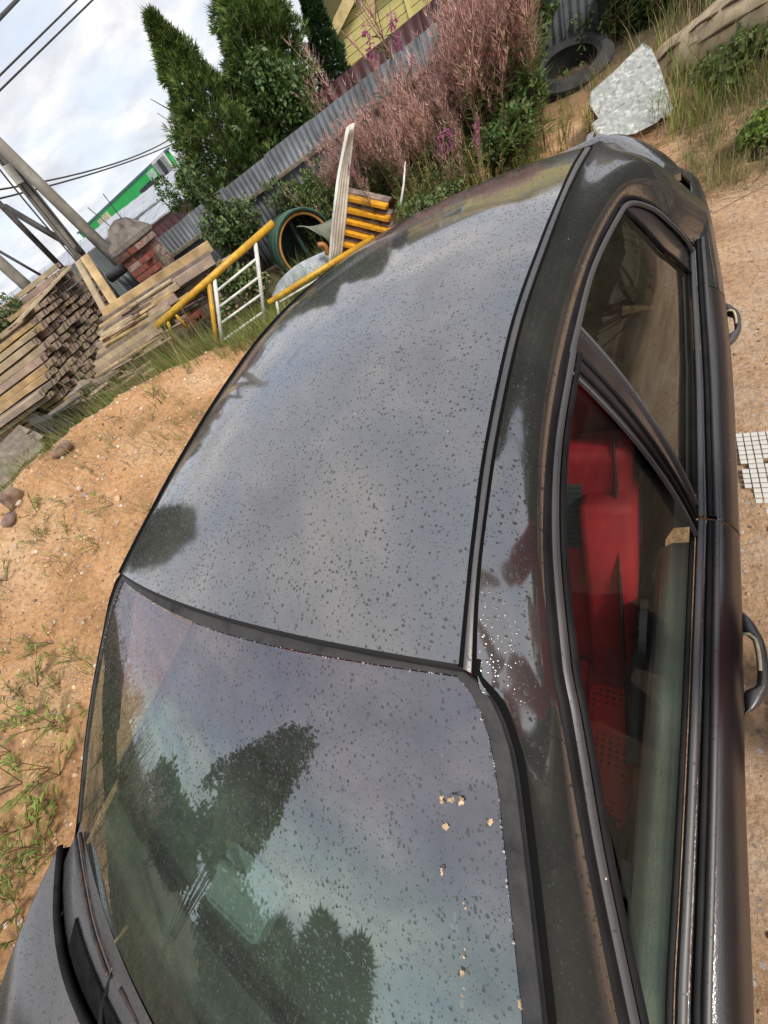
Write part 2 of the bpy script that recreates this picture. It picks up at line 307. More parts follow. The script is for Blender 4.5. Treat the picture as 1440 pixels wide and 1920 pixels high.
# drip groove next to the roof, inner and outer line, near side
D_in = np.array([(.540, -.003, 1.421), (.532, .086, 1.436), (.524, .179, 1.45), (.514, .345, 1.471), (.509, .622, 1.489), (.519, .892, 1.487), (.524, 1.107, 1.471), (.522, 1.35, 1.437), (.522, 1.57, 1.394)])
D_out = np.array([(.558, -.006, 1.412), (.545, .09, 1.430), (.536, .193, 1.443), (.528, .373, 1.465), (.5255, .631, 1.480), (.536, .903, 1.477), (.543, 1.15, 1.460), (.546, 1.36, 1.427), (.547, 1.57, 1.386)])
W_near = np.array([(.535, -.001, 1.41), (.564, -.010, 1.406), (.590, -.029, 1.396), (.607, -.058, 1.381), (.620, -.092, 1.365), (.640, -.189, 1.316), (.651, -.249, 1.284), (.664, -.320, 1.247), (.690, -.50, 1.152), (.703, -.70, 1.045)])
W_far = np.array([(-.544, .001, 1.411), (-.563, -.010, 1.405), (-.583, -.036, 1.393), (-.600, -.068, 1.377), (-.617, -.105, 1.359), (-.650, -.193, 1.313), (-.668, -.262, 1.277), (-.683, -.34, 1.237), (-.699, -.50, 1.153), (-.702, -.70, 1.045)])
def tab(A, y, k):
    o = np.argsort(A[:, 1]); return np.interp(y, A[o, 1], A[o, k])
NR = 28
def roof_rows():
    rows = []
    ys = np.concatenate([np.linspace(0, 1, 20) * 1.57, [1.66, 1.74, 1.82, 1.90]])
    for y in ys:
        if y <= 1.57: xe, ze = tab(D_in, y, 0), tab(D_in, y, 2)
        else: xe, ze = .522 - (y - 1.57) * .04, 1.394 - .25 * (y - 1.57) - .55 * (y - 1.57) ** 2
        crown = .030 + .022 * min(1, y / .5) * (1 - .3 * max(0, y - .8))
        row = []
        for a in np.linspace(-1, 1, NR):
            u = 1 - abs(a) ** 2.2
            yy = y - .034 * (1 - a * a) * max(0, 1 - y / .5)
            row.append((xe * a, yy, ze + crown * u))
        rows.append(row)
    return np.array(rows)
RR = roof_rows()
MB().grid(RR, flip=True).build('roof_panel', PAINT, car, smooth=True)
MB().tube([p + (0, .003, -.011) for p in RR[0][::3]] + [RR[0][-1] + (0, .003, -.011)], .010, 6).build('roof_header', mat('header_black', (.006, .006, .006), .8), car, smooth=True)
# faint pressed crease lines along the roof are part of the grooves below
for s in (1, -1):
    gi, go = cpair(D_in, D_out, 6); f = np.array([s, 1, 1])
    b = MB(); prof = []
    for p, q in zip(gi, go):
        d = (q - p)
        prof.append([p + (0, 0, -.0035), p + (0, 0, -.009) + d * .06, p + d * .24 + (0, 0, -.009), p + d * .26 + (0, 0, .0005), p + d * .5 + (0, 0, .002), p + d * .80 + (0, 0, .0008), p + d * .83 + (0, 0, -.008), q + (0, 0, -.007)])
    b.grid(np.array(prof) * f, flip=(s < 0)).build('roof_moulding', TRIM, car, smooth=True, autos=40)

GAPM = mat('black_gap_rubber', (.004, .004, .004), .8, spec=.1)
# side of the body: ditch / windscreen edge (outer list) fanned to the window opening (S list)
def pt(px, py, ax, v): return cA(px, py, ax, v)
S_list = [np.array((.800, -.60, .955)), np.array((.765, -.46, 1.06)), pt(1165, 1920, 2, 1.165), pt(1100, 1600, 2, 1.25), pt(1070, 1420, 2, 1.305), pt(1050, 1300, 2, 1.338),
          pt(1038, 1235, 2, 1.348), pt(1021, 1000, 2, 1.373), pt(1030, 820, 2, 1.378), pt(1060, 650, 2, 1.38), pt(1100, 500, 2, 1.362), pt(1148, 402, 2, 1.335), pt(1174, 372, 2, 1.30), pt(1214, 381, 2, 1.23), pt(1245, 405, 2, 1.165), pt(1275, 436, 2, 1.08), pt(1298, 462, 2, .99)]
O_list = [np.array((.725, -.80, .99)), W_near[8] + (.004, 0, .002), W_near[7] + (.004, 0, .002), W_near[5] + (.004, 0, .002), W_near[4] + (.004, .001, .002), W_near[2] + (.003, .003, .001),
          D_out[0] + (.004, .000, -.001), D_out[2], D_out[3], D_out[4], D_out[5], D_out[6], D_out[8], np.array((.560, 1.72, 1.335)), np.array((.590, 1.90, 1.245)), np.array((.655, 2.02, 1.10)), np.array((.790, 2.00, .965))]
Od, Sd = cpair(O_list, S_list, 6)
def fan(O, S, n=14, bul=.022, s=1):
    G = []
    K = len(O)
    for i in range(K):
        d = S[i] - O[i]; L_ = np.linalg.norm(d); w = i / (K - 1)
        nrm = np.array([.75, 0.15 * w, .62]); nrm -= d * (nrm @ d) / (L_ ** 2); nrm /= np.linalg.norm(nrm)
        b_ = bul * (0.55 + 1.5 * max(0, (w - .62)) * 2.2) * (L_ / .14)
        b_ = min(b_, .06)
        G.append([O[i] + d * u + nrm * b_ * 1.15 * (u ** 1.5 * (1 - u) ** .75 / .2755) for u in np.linspace(0, 1, n)])
    G = np.array(G)
    for _ in range(40):
        A_ = G.copy(); w_ = np.sin(np.linspace(0, 1, n) * math.pi)[None, 1:-1, None] ** .5 * .5
        G[1:-1, 1:-1] = A_[1:-1, 1:-1] * (1 - w_) + w_ * (A_[2:, 1:-1] + A_[:-2, 1:-1]) / 2
    return G * np.array([s, 1, 1])
G = fan(Od, Sd)
MB().grid(G, flip=True).build('side_rail', PAINT_SIDE, car, smooth=True)
MB().grid(fan(Od, Sd, s=-1), flip=False).build('side_rail', PAINT_SIDE, car, smooth=True)
for s in (1, -1):      # inner skin of the rail and pillars
    Gi = fan(Od - (.012, 0, .014), Sd - (.020, 0, .006), n=5, bul=.004, s=s); MB().grid(Gi).build('pillar_lining', mat('dark_lining', (.03, .03, .03), .9), car, smooth=True)

# belt line -> shoulder -> door side -> sill
belt = [np.array((.795, -.62, .94)), pt(1290, 1900, 2, .95), pt(1310, 1400, 2, .955), pt(1322, 970, 2, .965), pt(1316, 700, 2, .975), pt(1302, 462, 2, .985), np.array((.805, 1.85, .98)), np.array((.80, 2.10, .975)), np.array((.70, 2.33, .97))]
belt = sorted(belt, key=lambda p: p[1])
def beltx(y): return np.interp(y, [p[1] for p in belt], [p[0] for p in belt])
def beltz(y): return np.interp(y, [p[1] for p in belt], [p[2] for p in belt])
SH = [(-1.95, .60, .66), (-1.8, .74, .72), (-1.5, .83, .80), (-1.0, .862, .84), (-.3, .872, .862), (0, .876, .866), (.35, .885, .885), (.95, .893, .905), (1.3, .890, .905), (1.6, .880, .90), (1.9, .862, .90), (2.15, .83, .89), (2.33, .74, .87), (2.42, .60, .82)]
SHc = crom([(a[1], a[0], a[2]) for a in SH], 70)
def body_side(y0, y1, n, s, name, mt, parent, label=None):
    rows = []
    for y in np.linspace(y0, y1, n):
        sx, sz = np.interp(y, SHc[:, 1], SHc[:, 0]), np.interp(y, SHc[:, 1], SHc[:, 2])
        bx, bz = (beltx(y), beltz(y)) if y > -.62 else (sx - .09, sz + .055)
        arch = 0
        row = [(bx, y, bz), (bx + (sx - bx) * .35, y, bz - .006), (bx + (sx - bx) * .7, y, bz - (bz - sz) * .32), (bx + (sx - bx) * .93, y, bz - (bz - sz) * .72), (sx, y, sz), (sx + .003, y, sz - .035), (sx - .004, y, sz - .07), (sx + .003, y, sz - .13), (sx + .008, y, sz - .20)]
        zb = .26
        for c in (-1.28, 1.38):
            d = abs(y - c)
            if d < .36: zb = max(zb, .31 + math.sqrt(max(0, .36 ** 2 - d * d)))
        zt = sz - .20
        for k in range(1, 6):
            z = zt + (min(zb, zt - .005) - zt) * k / 5; row.append((sx + .008 - .05 * (k / 5) ** 2, y, z))
        rows.append(row)
    b = MB().grid(np.array(rows) * np.array([s, 1, 1]), flip=(s < 0)); return b.build(name, mt, parent, smooth=True, autos=60)
DOOR = car_paint('weathered_black_paint_door', (0.012, 0.007, 0.008), 0.12, rough=0.03, dirt=0.04, pit=0.2, drop=False, graz=.32)
parts = {}
for s in (1, -1):
    body_side(-1.95, -.597, 24, s, 'front_wing', PAINT_SIDE, car)
    parts['fd', s] = body_side(-.592, .505, 24, s, 'front_door', DOOR, car)
    parts['rd', s] = body_side(.511, 1.345, 18, s, 'rear_door', DOOR, car)
    body_side(1.351, 2.42, 24, s, 'rear_wing', PAINT_SIDE, car)
FD, RD = parts['fd', 1], parts['rd', 1]

# window openings
def sy(A):
    o = np.argsort(A[:, 1]); return A[o]
Stop = sy(np.array([p for p in crom(S_list[1:], 120)]))
def topline(y): return np.array([np.interp(y, Stop[:, 1], Stop[:, 0]), y, np.interp(y, Stop[:, 1], Stop[:, 2])])
def win_pt(y, u, inset=0.0):
    """u 0 = belt, 1 = top of the opening; inset pushes the glass inwards"""
    B = np.array([beltx(y) - .012, y, beltz(y) + .004]); Tp = topline(y) if y > -.46 else np.array([.80, y, .96])
    p = B + (Tp - B) * u; h = np.linalg.norm(Tp - B)
    n_ = np.array([.87, 0, .49]); return p + n_ * (.19 * h * h * 4 * u * (1 - u) * .5 - inset)
def patch(name, ya, yb, mt, parent, nu=12, nv=20, inset=.008, s=1, u0=0.0, u1=1.0, solid=0):
    """ya(u), yb(u): front and rear limit as function of u"""
    rows = []
    for u in np.linspace(u0, u1, nu):
        rows.append([win_pt(y, u, inset) for y in np.linspace(ya(u), yb(u), nv)])
    return MB().grid(np.array(rows) * np.array([s, 1, 1]), flip=(s > 0)).build(name, mt, parent, smooth=True, solid=solid)
# find y,u of photo points on the window surface (rough search)
def on_win(px, py, inset=.008):
    d = cray(px, py); d = d / np.linalg.norm(d); best = (9, 0, 0)
    for y in np.linspace(-.6, 1.7, 116):
        for u in np.linspace(0, 1, 41):
            p = win_pt(y, u, inset) - CC; e = np.linalg.norm(p - d * (p @ d)) / (p @ d)
            if e < best[0]: best = (e, y, u)
    return best[1], best[2]
LB = [on_win(*p) for p in ((1078, 622), (1180, 735), (1245, 830), (1300, 945))]   # front edge of the rear glass
LM = [on_win(*p) for p in ((1062, 655), (1150, 745), (1240, 865), (1305, 975))]   # door gap on the pillar
LF = [on_win(*p) for p in ((1072, 705), (1150, 800), (1235, 905), (1298, 1012))]  # rear edge of the front glass
LQ = [on_win(*p) for p in ((1212, 402), (1240, 455), (1270, 515), (1294, 520))]      # rear edge of the rear glass
def fit(Lp):
    A = np.array([[1, u] for y, u in Lp]); y = np.array([q[0] for q in Lp]); c = np.linalg.lstsq(A, y, rcond=None)[0]; return c
cB, cM, cF = fit(LB), fit(LM), fit(LF)
ln = lambda c, o=0.0: (lambda u: c[0] + c[1] * u + o)
PIL = car_paint('glossy_black_pillar', (0.02, 0.016, 0.017), 0.10, rough=0.06, dirt=0.25, drop=False, dirt_col=(0.08, 0.05, 0.045), graz=.35)
for s in (1, -1):
    P_f, P_r = parts['fd', s], parts['rd', s]
    patch('window_glass', lambda u: -.50 + .02 * u if u < .25 else -.50 + (u - .25) * .75, ln(cF), GLASS_FRONT, P_f, nu=18, nv=26, inset=.010, s=s)
    patch('pillar_cover', ln(cF), ln(cM, -.004), PIL, P_f, nv=5, inset=.002, s=s)
    patch('pillar_cover', ln(cM, .003), ln(cB), PIL, P_r, nv=5, inset=.002, s=s)
    patch('window_glass', ln(cB), lambda u: 1.30 + .0 * u if u > .5 else 1.42 - .24 * u, GLASS_REAR, P_r, nu=18, nv=26, inset=.008, s=s)
    patch('quarter_cover', lambda u: 1.305 if u > .5 else 1.425 - .24 * u, lambda u: 1.60 - .20 * u ** 1.5, PIL, P_r, nu=14, nv=6, inset=.004, s=s)
# seals: rubber strips round the openings
def strip(curve, w, h, name, mt, parent, s=1, nrm=(.7, 0, .7), closed=False, n=None):
    C_ = crom(curve, n or len(curve) * 6) * np.array([s, 1, 1]); n0 = np.array(nrm, float) * np.array([s, 1, 1]); n0 /= np.linalg.norm(n0); rows = []
    for i in range(len(C_)):
        t = C_[min(i + 1, len(C_) - 1)] - C_[max(i - 1, 0)]; t /= np.linalg.norm(t); sd = np.cross(t, n0); sd /= np.linalg.norm(sd); nn = np.cross(sd, t)
        rows.append([C_[i] - sd * w / 2 - nn * .003, C_[i] - sd * w * .45 + nn * h * .7, C_[i] - sd * w * .2 + nn * h, C_[i] + sd * w * .2 + nn * h, C_[i] + sd * w * .45 + nn * h * .7, C_[i] + sd * w / 2 - nn * .003])
    return MB().grid(np.array(rows)).build(name, mt, parent, smooth=True, autos=50)
SEALB = mat('window_seal', (0.008, 0.007, 0.008), 0.6, spec=.2, var=0.3, vscale=20)
SEALG = car_paint('window_frame_satin', (0.035, 0.033, 0.034), 0.055, rough=0.5, dirt=0.4, dscale=150, dirt_col=(0.085, 0.08, 0.078), amount=0.4, graz=.22)
for s in (1, -1):
    Sl = np.array(S_list)
    strip(Sl[:10], .014, .006, 'window_seal', SEALB, parts['fd', s], s)
    strip(Sl[9:] if s else Sl, .014, .006, 'window_seal', SEALB, parts['rd', s], s)
    ins = lambda P, k: np.array([p + np.array([.012, 0, -.013]) * k for p in P])
    strip(ins(Sl[1:10], 1.0), .014, .005, 'window_frame', SEALG, parts['fd', s], s)
    inner = []
    for p, dxy in zip(Sl[9:], [(0, 0)] * 8):
        inner.append(p + np.array([.010, -.012, -.012]))
    strip(np.array(inner[:-1] + [Sl[-1] + (0, -.03, .0)]), .014, .005, 'window_frame', SEALG, parts['rd', s], s)
    strip(ins(Sl[1:10], 1.9), .012, .004, 'window_frame', SEALB, parts['fd', s], s)
    # belt mouldings: two ridges on each door
    for (ya, yb, par) in ((-.58, .503, parts['fd', s]), (.513, 1.60, parts['rd', s])):
        for dx, w, h, mt in ((-.008, .013, .007, SEALG), (.009, .010, .005, SEALB), (.020, .011, .007, SEALG), (-.021, .009, .003, SEALB)):
            if ya > 0 and dx > .01: pass
            strip([(beltx(y) + dx, y, beltz(y) + .002 - abs(dx) * .05) for y in np.linspace(ya, yb, 9)], w, h, 'belt_moulding', mt, par, s, nrm=(.35, 0, .93))
    # door frame pieces across the pillar (raised ribs)
    for c, off, par, mt in ((cF, .004, parts['fd', s], SEALG), (cF, .028, parts['fd', s], SEALB), (cB, -.004, parts['rd', s], SEALG), (cM, 0.0, parts['rd', s], SEALB)):
        strip([win_pt(c[0] + c[1] * u + off, u, 0) for u in np.linspace(.02, .97, 9)], .009, .004, 'pillar_rib', mt, par, s, nrm=(.87, 0, .49))
    strip([win_pt(1.42 - .12 * min(u, .5) * 2 if u < .5 else 1.30, u, 0) for u in np.linspace(0.02, .93, 9)], .012, .004, 'pillar_rib', SEALB, parts['rd', s], s, nrm=(.87, 0, .49))

for s in (1, -1):      # black gaps either side of the roof moulding
    f_ = np.array([1., 1, 1])
    strip([p + (.0015, 0, .0005) for p in D_in], .0055 if s > 0 else .012, .0012 if s > 0 else .005, 'roof_gap_rubber', GAPM, car, s, nrm=(0, 0, 1))
    strip([p + (.0035, 0, .001) for p in W_near[:0:-1]] + [D_out[0] + (.002, .004, -.001), D_out[0] + (.001, .02, .002)], .009, .0015, 'roof_gap_rubber', GAPM, car, s, nrm=(.3, -.3, .9))
    strip([p + (0, 0, .0008) for p in D_out], .0035, .0010, 'roof_gap_rubber', GAPM, car, s, nrm=(0, 0, 1))
# door handles
def sstep_(a, b, x): t = min(1, max(0, (x - a) / (b - a))); return t * t * (3 - 2 * t)
def handle(yc, par, s, L_=.215):
    e = []
    sx = float(np.interp(yc, SHc[:, 1], SHc[:, 0])); z0 = .842
    prof = []
    for i, a in enumerate(np.linspace(-1, 1, 15)):
        y = yc + a * L_ / 2; out = .036 * (1 - abs(a) ** 3.2) ** .7 if abs(a) < 1 else 0
        prof.append((sx + .002 + out, y, z0 - .004 * a))
    b = MB(); rows = []
    for a in np.linspace(-1, 1, 29):
        y = yc + a * L_ / 2; out = .040 * max(0, 1 - abs(a) ** 2.6) ** .75; inn_ = (out - .017) * float(sstep_(.62, .44, abs(a))); inn_ = max(inn_, -.004)
        if inn_ > out - .002: inn_ = out - .002
        c_, h_ = (out + inn_) / 2, (out - inn_) / 2; hh = .017 * (1 - .25 * a * a)
        rows.append([(sx + .001 + c_ + math.cos(t) * h_, y, z0 - .004 * a + math.sin(t) * hh) for t in np.linspace(0, 2 * math.pi, 12, endpoint=False)])
    b.grid(np.array(rows) * np.array([s, 1, 1]), close=True, flip=(s < 0))
    h = b.build('door_handle', TRIM, par, smooth=True)
    gb = MB(); pts = []
    for a in np.linspace(-.46, .12, 9):
        pts.append((s * (sx + .001 + .040 * (1 - abs(a) ** 2.6) ** .75 - .014), yc - a * L_ / 2 - .006, z0 + .014))
    pts = pts[::-1]; pts.append((s * (sx + .012), yc + .062, z0 + .010)) if False else None
    pts.insert(0, (pts[0][0], pts[0][1] - .001, pts[0][2]))
    hook = [(s * (sx + .004), yc + .050, z0 + .013), (s * (sx + .014), yc + .052, z0 + .015)]
    ordered = sorted(pts, key=lambda p: -p[1])
    gb.tube(hook + ordered, .0035, 8); gb.build('worn_edge', mat('worn_yellowed_chrome', (0.55, 0.47, 0.30), 0.35, var=.15, vscale=60), h, smooth=True)
    MB().grid(np.array([[(s * (sx + .0035 - .004 * abs(q)), yc + a, z0 - .002 + q * .03) for q in (-1, -.3, .3, 1)] for a in np.linspace(-.05, .06, 6)]), flip=(s < 0)).build('handle_recess', RUBBER, h, smooth=True)
for s in (1, -1):
    handle(.245, parts['fd', s], s); handle(1.315, parts['rd', s], s)
# the pale rubbing strip low on the doors and wing
# windscreen
def ws_grid(inset, nr=24, nc=30, lift=0.0):
    A = crom(W_far, 60); B = crom(W_near, 60); rows = []
    # top edge to base, the first rows follow the rounded corners
    idx = np.concatenate([np.linspace(0, 14, 8), np.linspace(16, 59, nr - 8)]).astype(int)
    for q, i in enumerate(idx):
        v = q / (len(idx) - 1); a_, b_ = A[i], B[i]; row = []
        for a in np.linspace(0, 1, nc):
            c = 4 * a * (1 - a)
            yb = -(.034 + .055 * v) * c; zb = (.018 + .012 * math.sin(v * math.pi)) * c
            row.append(a_ + (b_ - a_) * a + np.array([0, yb, zb]))
        rows.append(row)
    G = np.array(rows)
    if inset:
        cen = G.mean((0, 1)); 
    G[:, :, 2] += lift
    return G
WG = ws_grid(0)
def surf_inset(Gd, m):
    """move the outline of a grid inwards by m metres"""
    Gd = Gd.copy(); a, b, _ = Gd.shape
    L_ = np.linalg.norm(Gd[:, -1] - Gd[:, 0], axis=1)
    out = np.empty_like(Gd)
    for i in range(a):
        t = np.linspace(m / L_[i], 1 - m / L_[i], b)
        for k in range(3): out[i, :, k] = np.interp(t * (b - 1), np.arange(b), Gd[i, :, k])
    res = out.copy(); 
    for j in range(b):
        d = np.concatenate([[0], np.cumsum(np.linalg.norm(np.diff(out[:, j], axis=0), axis=1))]); u = d / d[-1]
        t = u * (1 - 2 * m / d[-1]) + m / d[-1]
        for k in range(3): res[:, j, k] = np.interp(t * d[-1], d, out[:, j, k])
    return res
WI = surf_inset(WG, .030); WI[:, :, 2] -= .003
ws = MB().grid(WI).build('windscreen', GLASS_WS, car, smooth=True)
# frame of the screen: black gap, grey dusty band, crust at the glass edge
def ring(Gd):
    return np.concatenate([Gd[::-1, 0], Gd[0, 1:-1], Gd[:, -1]])
rA = ring(WG); rB = ring(surf_inset(WG, .006)); rC = ring(surf_inset(WG, .028)); rD = ring(surf_inset(WG, .034))
def band(r1, r2, z1, z2, name, mt, par, prof=None):
    rows = []
    for p, q in zip(r1, r2): rows.append([p + (0, 0, z1 - .008), p + (0, 0, z1), p * .5 + q * .5 + (0, 0, max(z1, z2)), q + (0, 0, z2), q + (0, 0, z2 - .008)])
    return MB().grid(np.array(rows)).build(name, mt, par, smooth=True, autos=50)
band(rA, rB, .001, .003, 'screen_gasket', SEALB, ws)
band(rB, rC, .0005, .001, 'screen_surround', SEALDUST, ws)
b = MB(); K = len(rC)
for i in range(0, K - 1):
    if rC[i][1] < -.25: continue
    for k in range(5):
        t = random.random(); p = rC[i] * (1 - t) + rC[i + 1] * t; q = rD[i] * (1 - t) + rD[i + 1] * t; c = p + (q - p) * (random.random() ** 2 * .7)
        s_ = random.uniform(.0005, .0014); b.box(c + (0, 0, -.0005), (s_ * 1.6, s_ * 1.3, s_), rot=basis((random.random() - .5, random.random() - .5, .2)), jit=s_ * .3)
b.build('lime_crust', CRUST, ws)['kind'] = 'stuff'
# black printed edge of the glass, dotted inwards
fA, fB = ring(surf_inset(WG, .029)), ring(surf_inset(WG, .052))
FR = bpy.data.materials.new('printed_glass_edge'); FR.use_nodes = True
def frit():
    nt = FR.node_tree; N = nt.nodes.new; L = nt.links.new; b_ = nt.nodes['Principled BSDF']; b_.inputs['Base Color'].default_value = (.02, .02, .022, 1); b_.inputs['Roughness'].default_value = .08
    tc = N('ShaderNodeTexCoord'); v = N('ShaderNodeTexVoronoi'); v.inputs['Scale'].default_value = 330; v.inputs['Randomness'].default_value = 0.0; L(tc.outputs['Object'], v.inputs[0])
    lt = N('ShaderNodeMath'); lt.operation = 'LESS_THAN'; L(v.outputs['Distance'], lt.inputs[0]); lt.inputs[1].default_value = .42
    tr = N('ShaderNodeBsdfTransparent'); ms = N('ShaderNodeMixShader'); L(lt.outputs[0], ms.inputs[0]); L(tr.outputs[0], ms.inputs[1]); L(b_.outputs[0], ms.inputs[2]); L(ms.outputs[0], nt.nodes['Material Output'].inputs[0])
frit()
rows = [[p + (0, 0, -.006), q + (0, 0, -.006)] for p, q in zip(fA, fB)]
MB().grid(np.array(rows)).build('printed_edge', FR, ws, smooth=True)
# petals and grit lying on the glass
PET = mat('dried_petal', (0.62, 0.42, 0.24), 0.7, var=0.3, vscale=120)
def on_ws(px, py):
    d = cray(px, py); best = None
    C_ = WI.reshape(-1, 3) - CC; dn = d / np.linalg.norm(d); e = np.linalg.norm(C_ - np.outer(C_ @ dn, dn), axis=1) / (C_ @ dn); i = int(np.argmin(e))
    t = (C_[i] @ dn); return CC + dn * t
pet = MB()
for (px, py, r) in ((830, 1413, 4), (829, 1496, 4), (833, 1510, 5), (836, 1530, 5), (839, 1546, 6), (846, 1500, 4), (866, 1503, 5), (918, 1544, 6), (936, 1453, 4), (852, 1720, 4), (848, 1738, 3), (858, 1745, 3), (868, 1828, 4), (867, 1885, 5), (976, 1880, 5), (831, 1635, 3), (872, 1700, 2), (874, 1790, 2), (866, 1800, 2), (870, 1860, 2)):
    c = on_ws(px, py)
    for k in range(3):
        pet.box(c + np.array([random.uniform(-.0025, .0025), random.uniform(-.004, .004), .0012 + .0005 * k]), (.0010 * r, .0007 * r, .0006), rot=basis((random.random() - .5, random.random() - .5, .05)), jit=.0005)
pt_ = pet.build('fallen_petals', PET, car); pt_['kind'] = 'stuff'
# wiper channel, cowl, wipers
base_edge = WG[-1]
hood_edge = [pt(px, py, 2, z) for px, py, z in ((137, 1500, 1.035), (120, 1620, 1.01), (117, 1690, 1.0), (128, 1790, .992), (158, 1920, .985))]
hx = [p[0] for p in hood_edge]; hy = [p[1] for p in hood_edge]
c2 = np.polyfit(np.concatenate([hx, [-h for h in hx]]), np.concatenate([hy, hy]), 4)
def hoody(x): return float(np.polyval(c2, x)) if abs(x) < .74 else float(np.polyval(c2, .74))
def hoodz(x): return .985 + .05 * (abs(x) / .7) ** 2
rows = []
for j in range(len(base_edge)):
    p = base_edge[j]; x = p[0]; q = np.array([x * 1.02, min(hoody(x), p[1] - .05) + .012, hoodz(x) - .022])
    rows.append([p + (0, .01, -.004), p + (0, -.012, -.012), p * .66 + q * .34 + (0, 0, -.010), p * .62 + q * .38 + (0, 0, -.004), p * .33 + q * .67 + (0, 0, -.002), q])
COWL = car_paint('cowl_plastic', (0.035, 0.033, 0.032), 0.05, rough=0.35, dirt=0.6, dirt_col=(.08, .075, .07), dscale=120)
cowl = MB().grid(np.array(rows), flip=False).build('cowl_panel', COWL, car, smooth=True, autos=50)
gr = MB()
for x in np.arange(-.52, .52, .0085):
    j = np.interp(x, base_edge[:, 0], np.arange(len(base_edge))); p = np.array([np.interp(j, np.arange(len(base_edge)), base_edge[:, k]) for k in range(3)])
    q = np.array([x, hoody(x) + .012, hoodz(x) - .022]); a_ = p * .42 + q * .58 + (0, 0, .001); b_ = p * .06 + q * .94 + (0, 0, .001)
    gr.box((a_ + b_) / 2, (np.linalg.norm(a_ - b_), .0035, .007), rot=basis(b_ - a_))
gr.build('cowl_grille', RUBBER, cowl)['kind'] = 'stuff'
MB().tube([(x, hoody(x) + .006, hoodz(x) - .006) for x in np.linspace(-.745, .745, 40)], .0085, 8).build('bonnet_seal', RUBBER, car, smooth=True)
MB().box(pt(152, 1690, 2, 1.002), (.035, .022, .012)).build('washer_nozzle', RUBBER, cowl, bevel=.003)
WIP = mat('wiper_rubber', (0.02, 0.017, 0.016), 0.4, var=.4, vscale=60, col2=(.08, .035, .02))
for pl in (((150, 1562, 1.048), (163, 1640, 1.035), (182, 1730, 1.03), (212, 1818, 1.028)), ((236, 1842, 1.028), (262, 1890, 1.028), (300, 1950, 1.03), (372, 2050, 1.03))):
    P_ = [pt(a, b2, 2, z) for a, b2, z in pl]
    w = MB(); w.tube(crom(P_, 20), .0045, 6); w.tube(crom([p + (0, -.008, .008) for p in P_], 20), .004, 6)
    w.build('wiper_blade', WIP, car, smooth=True)
Pw = [pt(a, b2, 2, z) for a, b2, z in ((212, 1825, 1.02), (190, 1900, 1.0), (200, 1990, .99))]
MB().tube(crom(Pw, 10), [.006] * 10, 6).build('wiper_arm', RUBBER, car, smooth=True)
PAINT_HOOD = car_paint('dull_black_bonnet', (0.035, 0.033, 0.032), 0.10, rough=0.12, dirt=0.5)
# bonnet and front
def hood_rows():
    rows = []
    for v in np.linspace(0, 1, 16):
        row = []
        for a in np.linspace(-1, 1, 24):
            x0 = .742 * a; y0 = hoody(x0) - .004; z0 = hoodz(x0) - .004; x1 = .69 * a; y1 = -1.92 + .16 * a * a; z1 = .70 + .03 * (1 - a * a)
            x = x0 + (x1 - x0) * v; y = y0 + (y1 - y0) * v; z = z0 + (z1 - z0) * v ** 1.5 + .02 * math.sin(v * math.pi) + .008 * math.exp(-((abs(a) - .72) / .16) ** 2) * math.sin(min(1, v * 3) * math.pi / 2) * (1 - v)
            row.append((x, y, z))
        rows.append(row)
    return np.array(rows)
MB().grid(hood_rows()).build('bonnet', PAINT_HOOD, car, smooth=True)
# strip between bonnet and wing shoulder
for s in (1, -1):
    H = hood_rows(); e = H[:, -1] + np.array([.004, 0, -.001]); rows = []
    for p in e:
        y = max(p[1], -1.95); sx, sz = np.interp(y, SHc[:, 1], SHc[:, 0]), np.interp(y, SHc[:, 1], SHc[:, 2])
        q = np.array([sx - .088, y, sz + .055]); q[2] = min(q[2], p[2]) if y < -.7 else q[2]
        rows.append([p, p + (.006, 0, -.004), p * .5 + q * .5 + (0, 0, .006), q])
    MB().grid(np.array(rows) * np.array([s, 1, 1]), flip=(s < 0)).build('wing_top', PAINT_SIDE, car, smooth=True, autos=40)
# rear window, boot lid, tail, spoiler
rw = []
for v in np.linspace(0, 1, 10):
    rw.append([((.505 + .10 * v) * a, 1.91 + .30 * v - .05 * a * a * (1 - v), 1.300 - .22 * v + .025 * (1 - a * a) + .02 * math.sin(v * 3.14)) for a in np.linspace(-1, 1, 16)])
MB().grid(np.array(rw), flip=True).build('rear_window', GLASS_REAR, car, smooth=True)
bl = []
for v in np.linspace(0, 1, 10):
    zz = 1.075 - .04 * v if v < .7 else 1.047 - (v - .7) / .3 * .45
    bl.append([((.63 + .02 * v) * a, 2.21 + .22 * min(v / .7, 1) - .05 * a * a, zz + .02 * (1 - a * a)) for a in np.linspace(-1, 1, 16)])
MB().grid(np.array(bl), flip=True).build('boot_lid', PAINT_SIDE, car, smooth=True, autos=50)
for s in (1, -1):      # tail shoulder between C pillar and boot
    rows = []
    for v in np.linspace(0, 1, 8):
        y = 2.03 + .36 * v; a_ = np.array([.635 - .01 * v, y, 1.12 - .10 * v]); b_ = np.array([beltx(min(y, 2.33)) , y + .01, beltz(min(y, 2.33)) - .0])
        rows.append([a_ + (b_ - a_) * u + np.array([0, 0, .025 * 4 * u * (1 - u)]) for u in np.linspace(0, 1, 7)])
    MB().grid(np.array(rows) * np.array([s, 1, 1]), flip=(s > 0)).build('tail_shoulder', PAINT_SIDE, car, smooth=True)
sp_top = [pt(px, py, 2, z) for px, py, z in ((1120, 257, 1.235), (1160, 251, 1.215), (1200, 262, 1.18), (1240, 284, 1.13), (1268, 308, 1.08), (1279, 325, 1.05))]
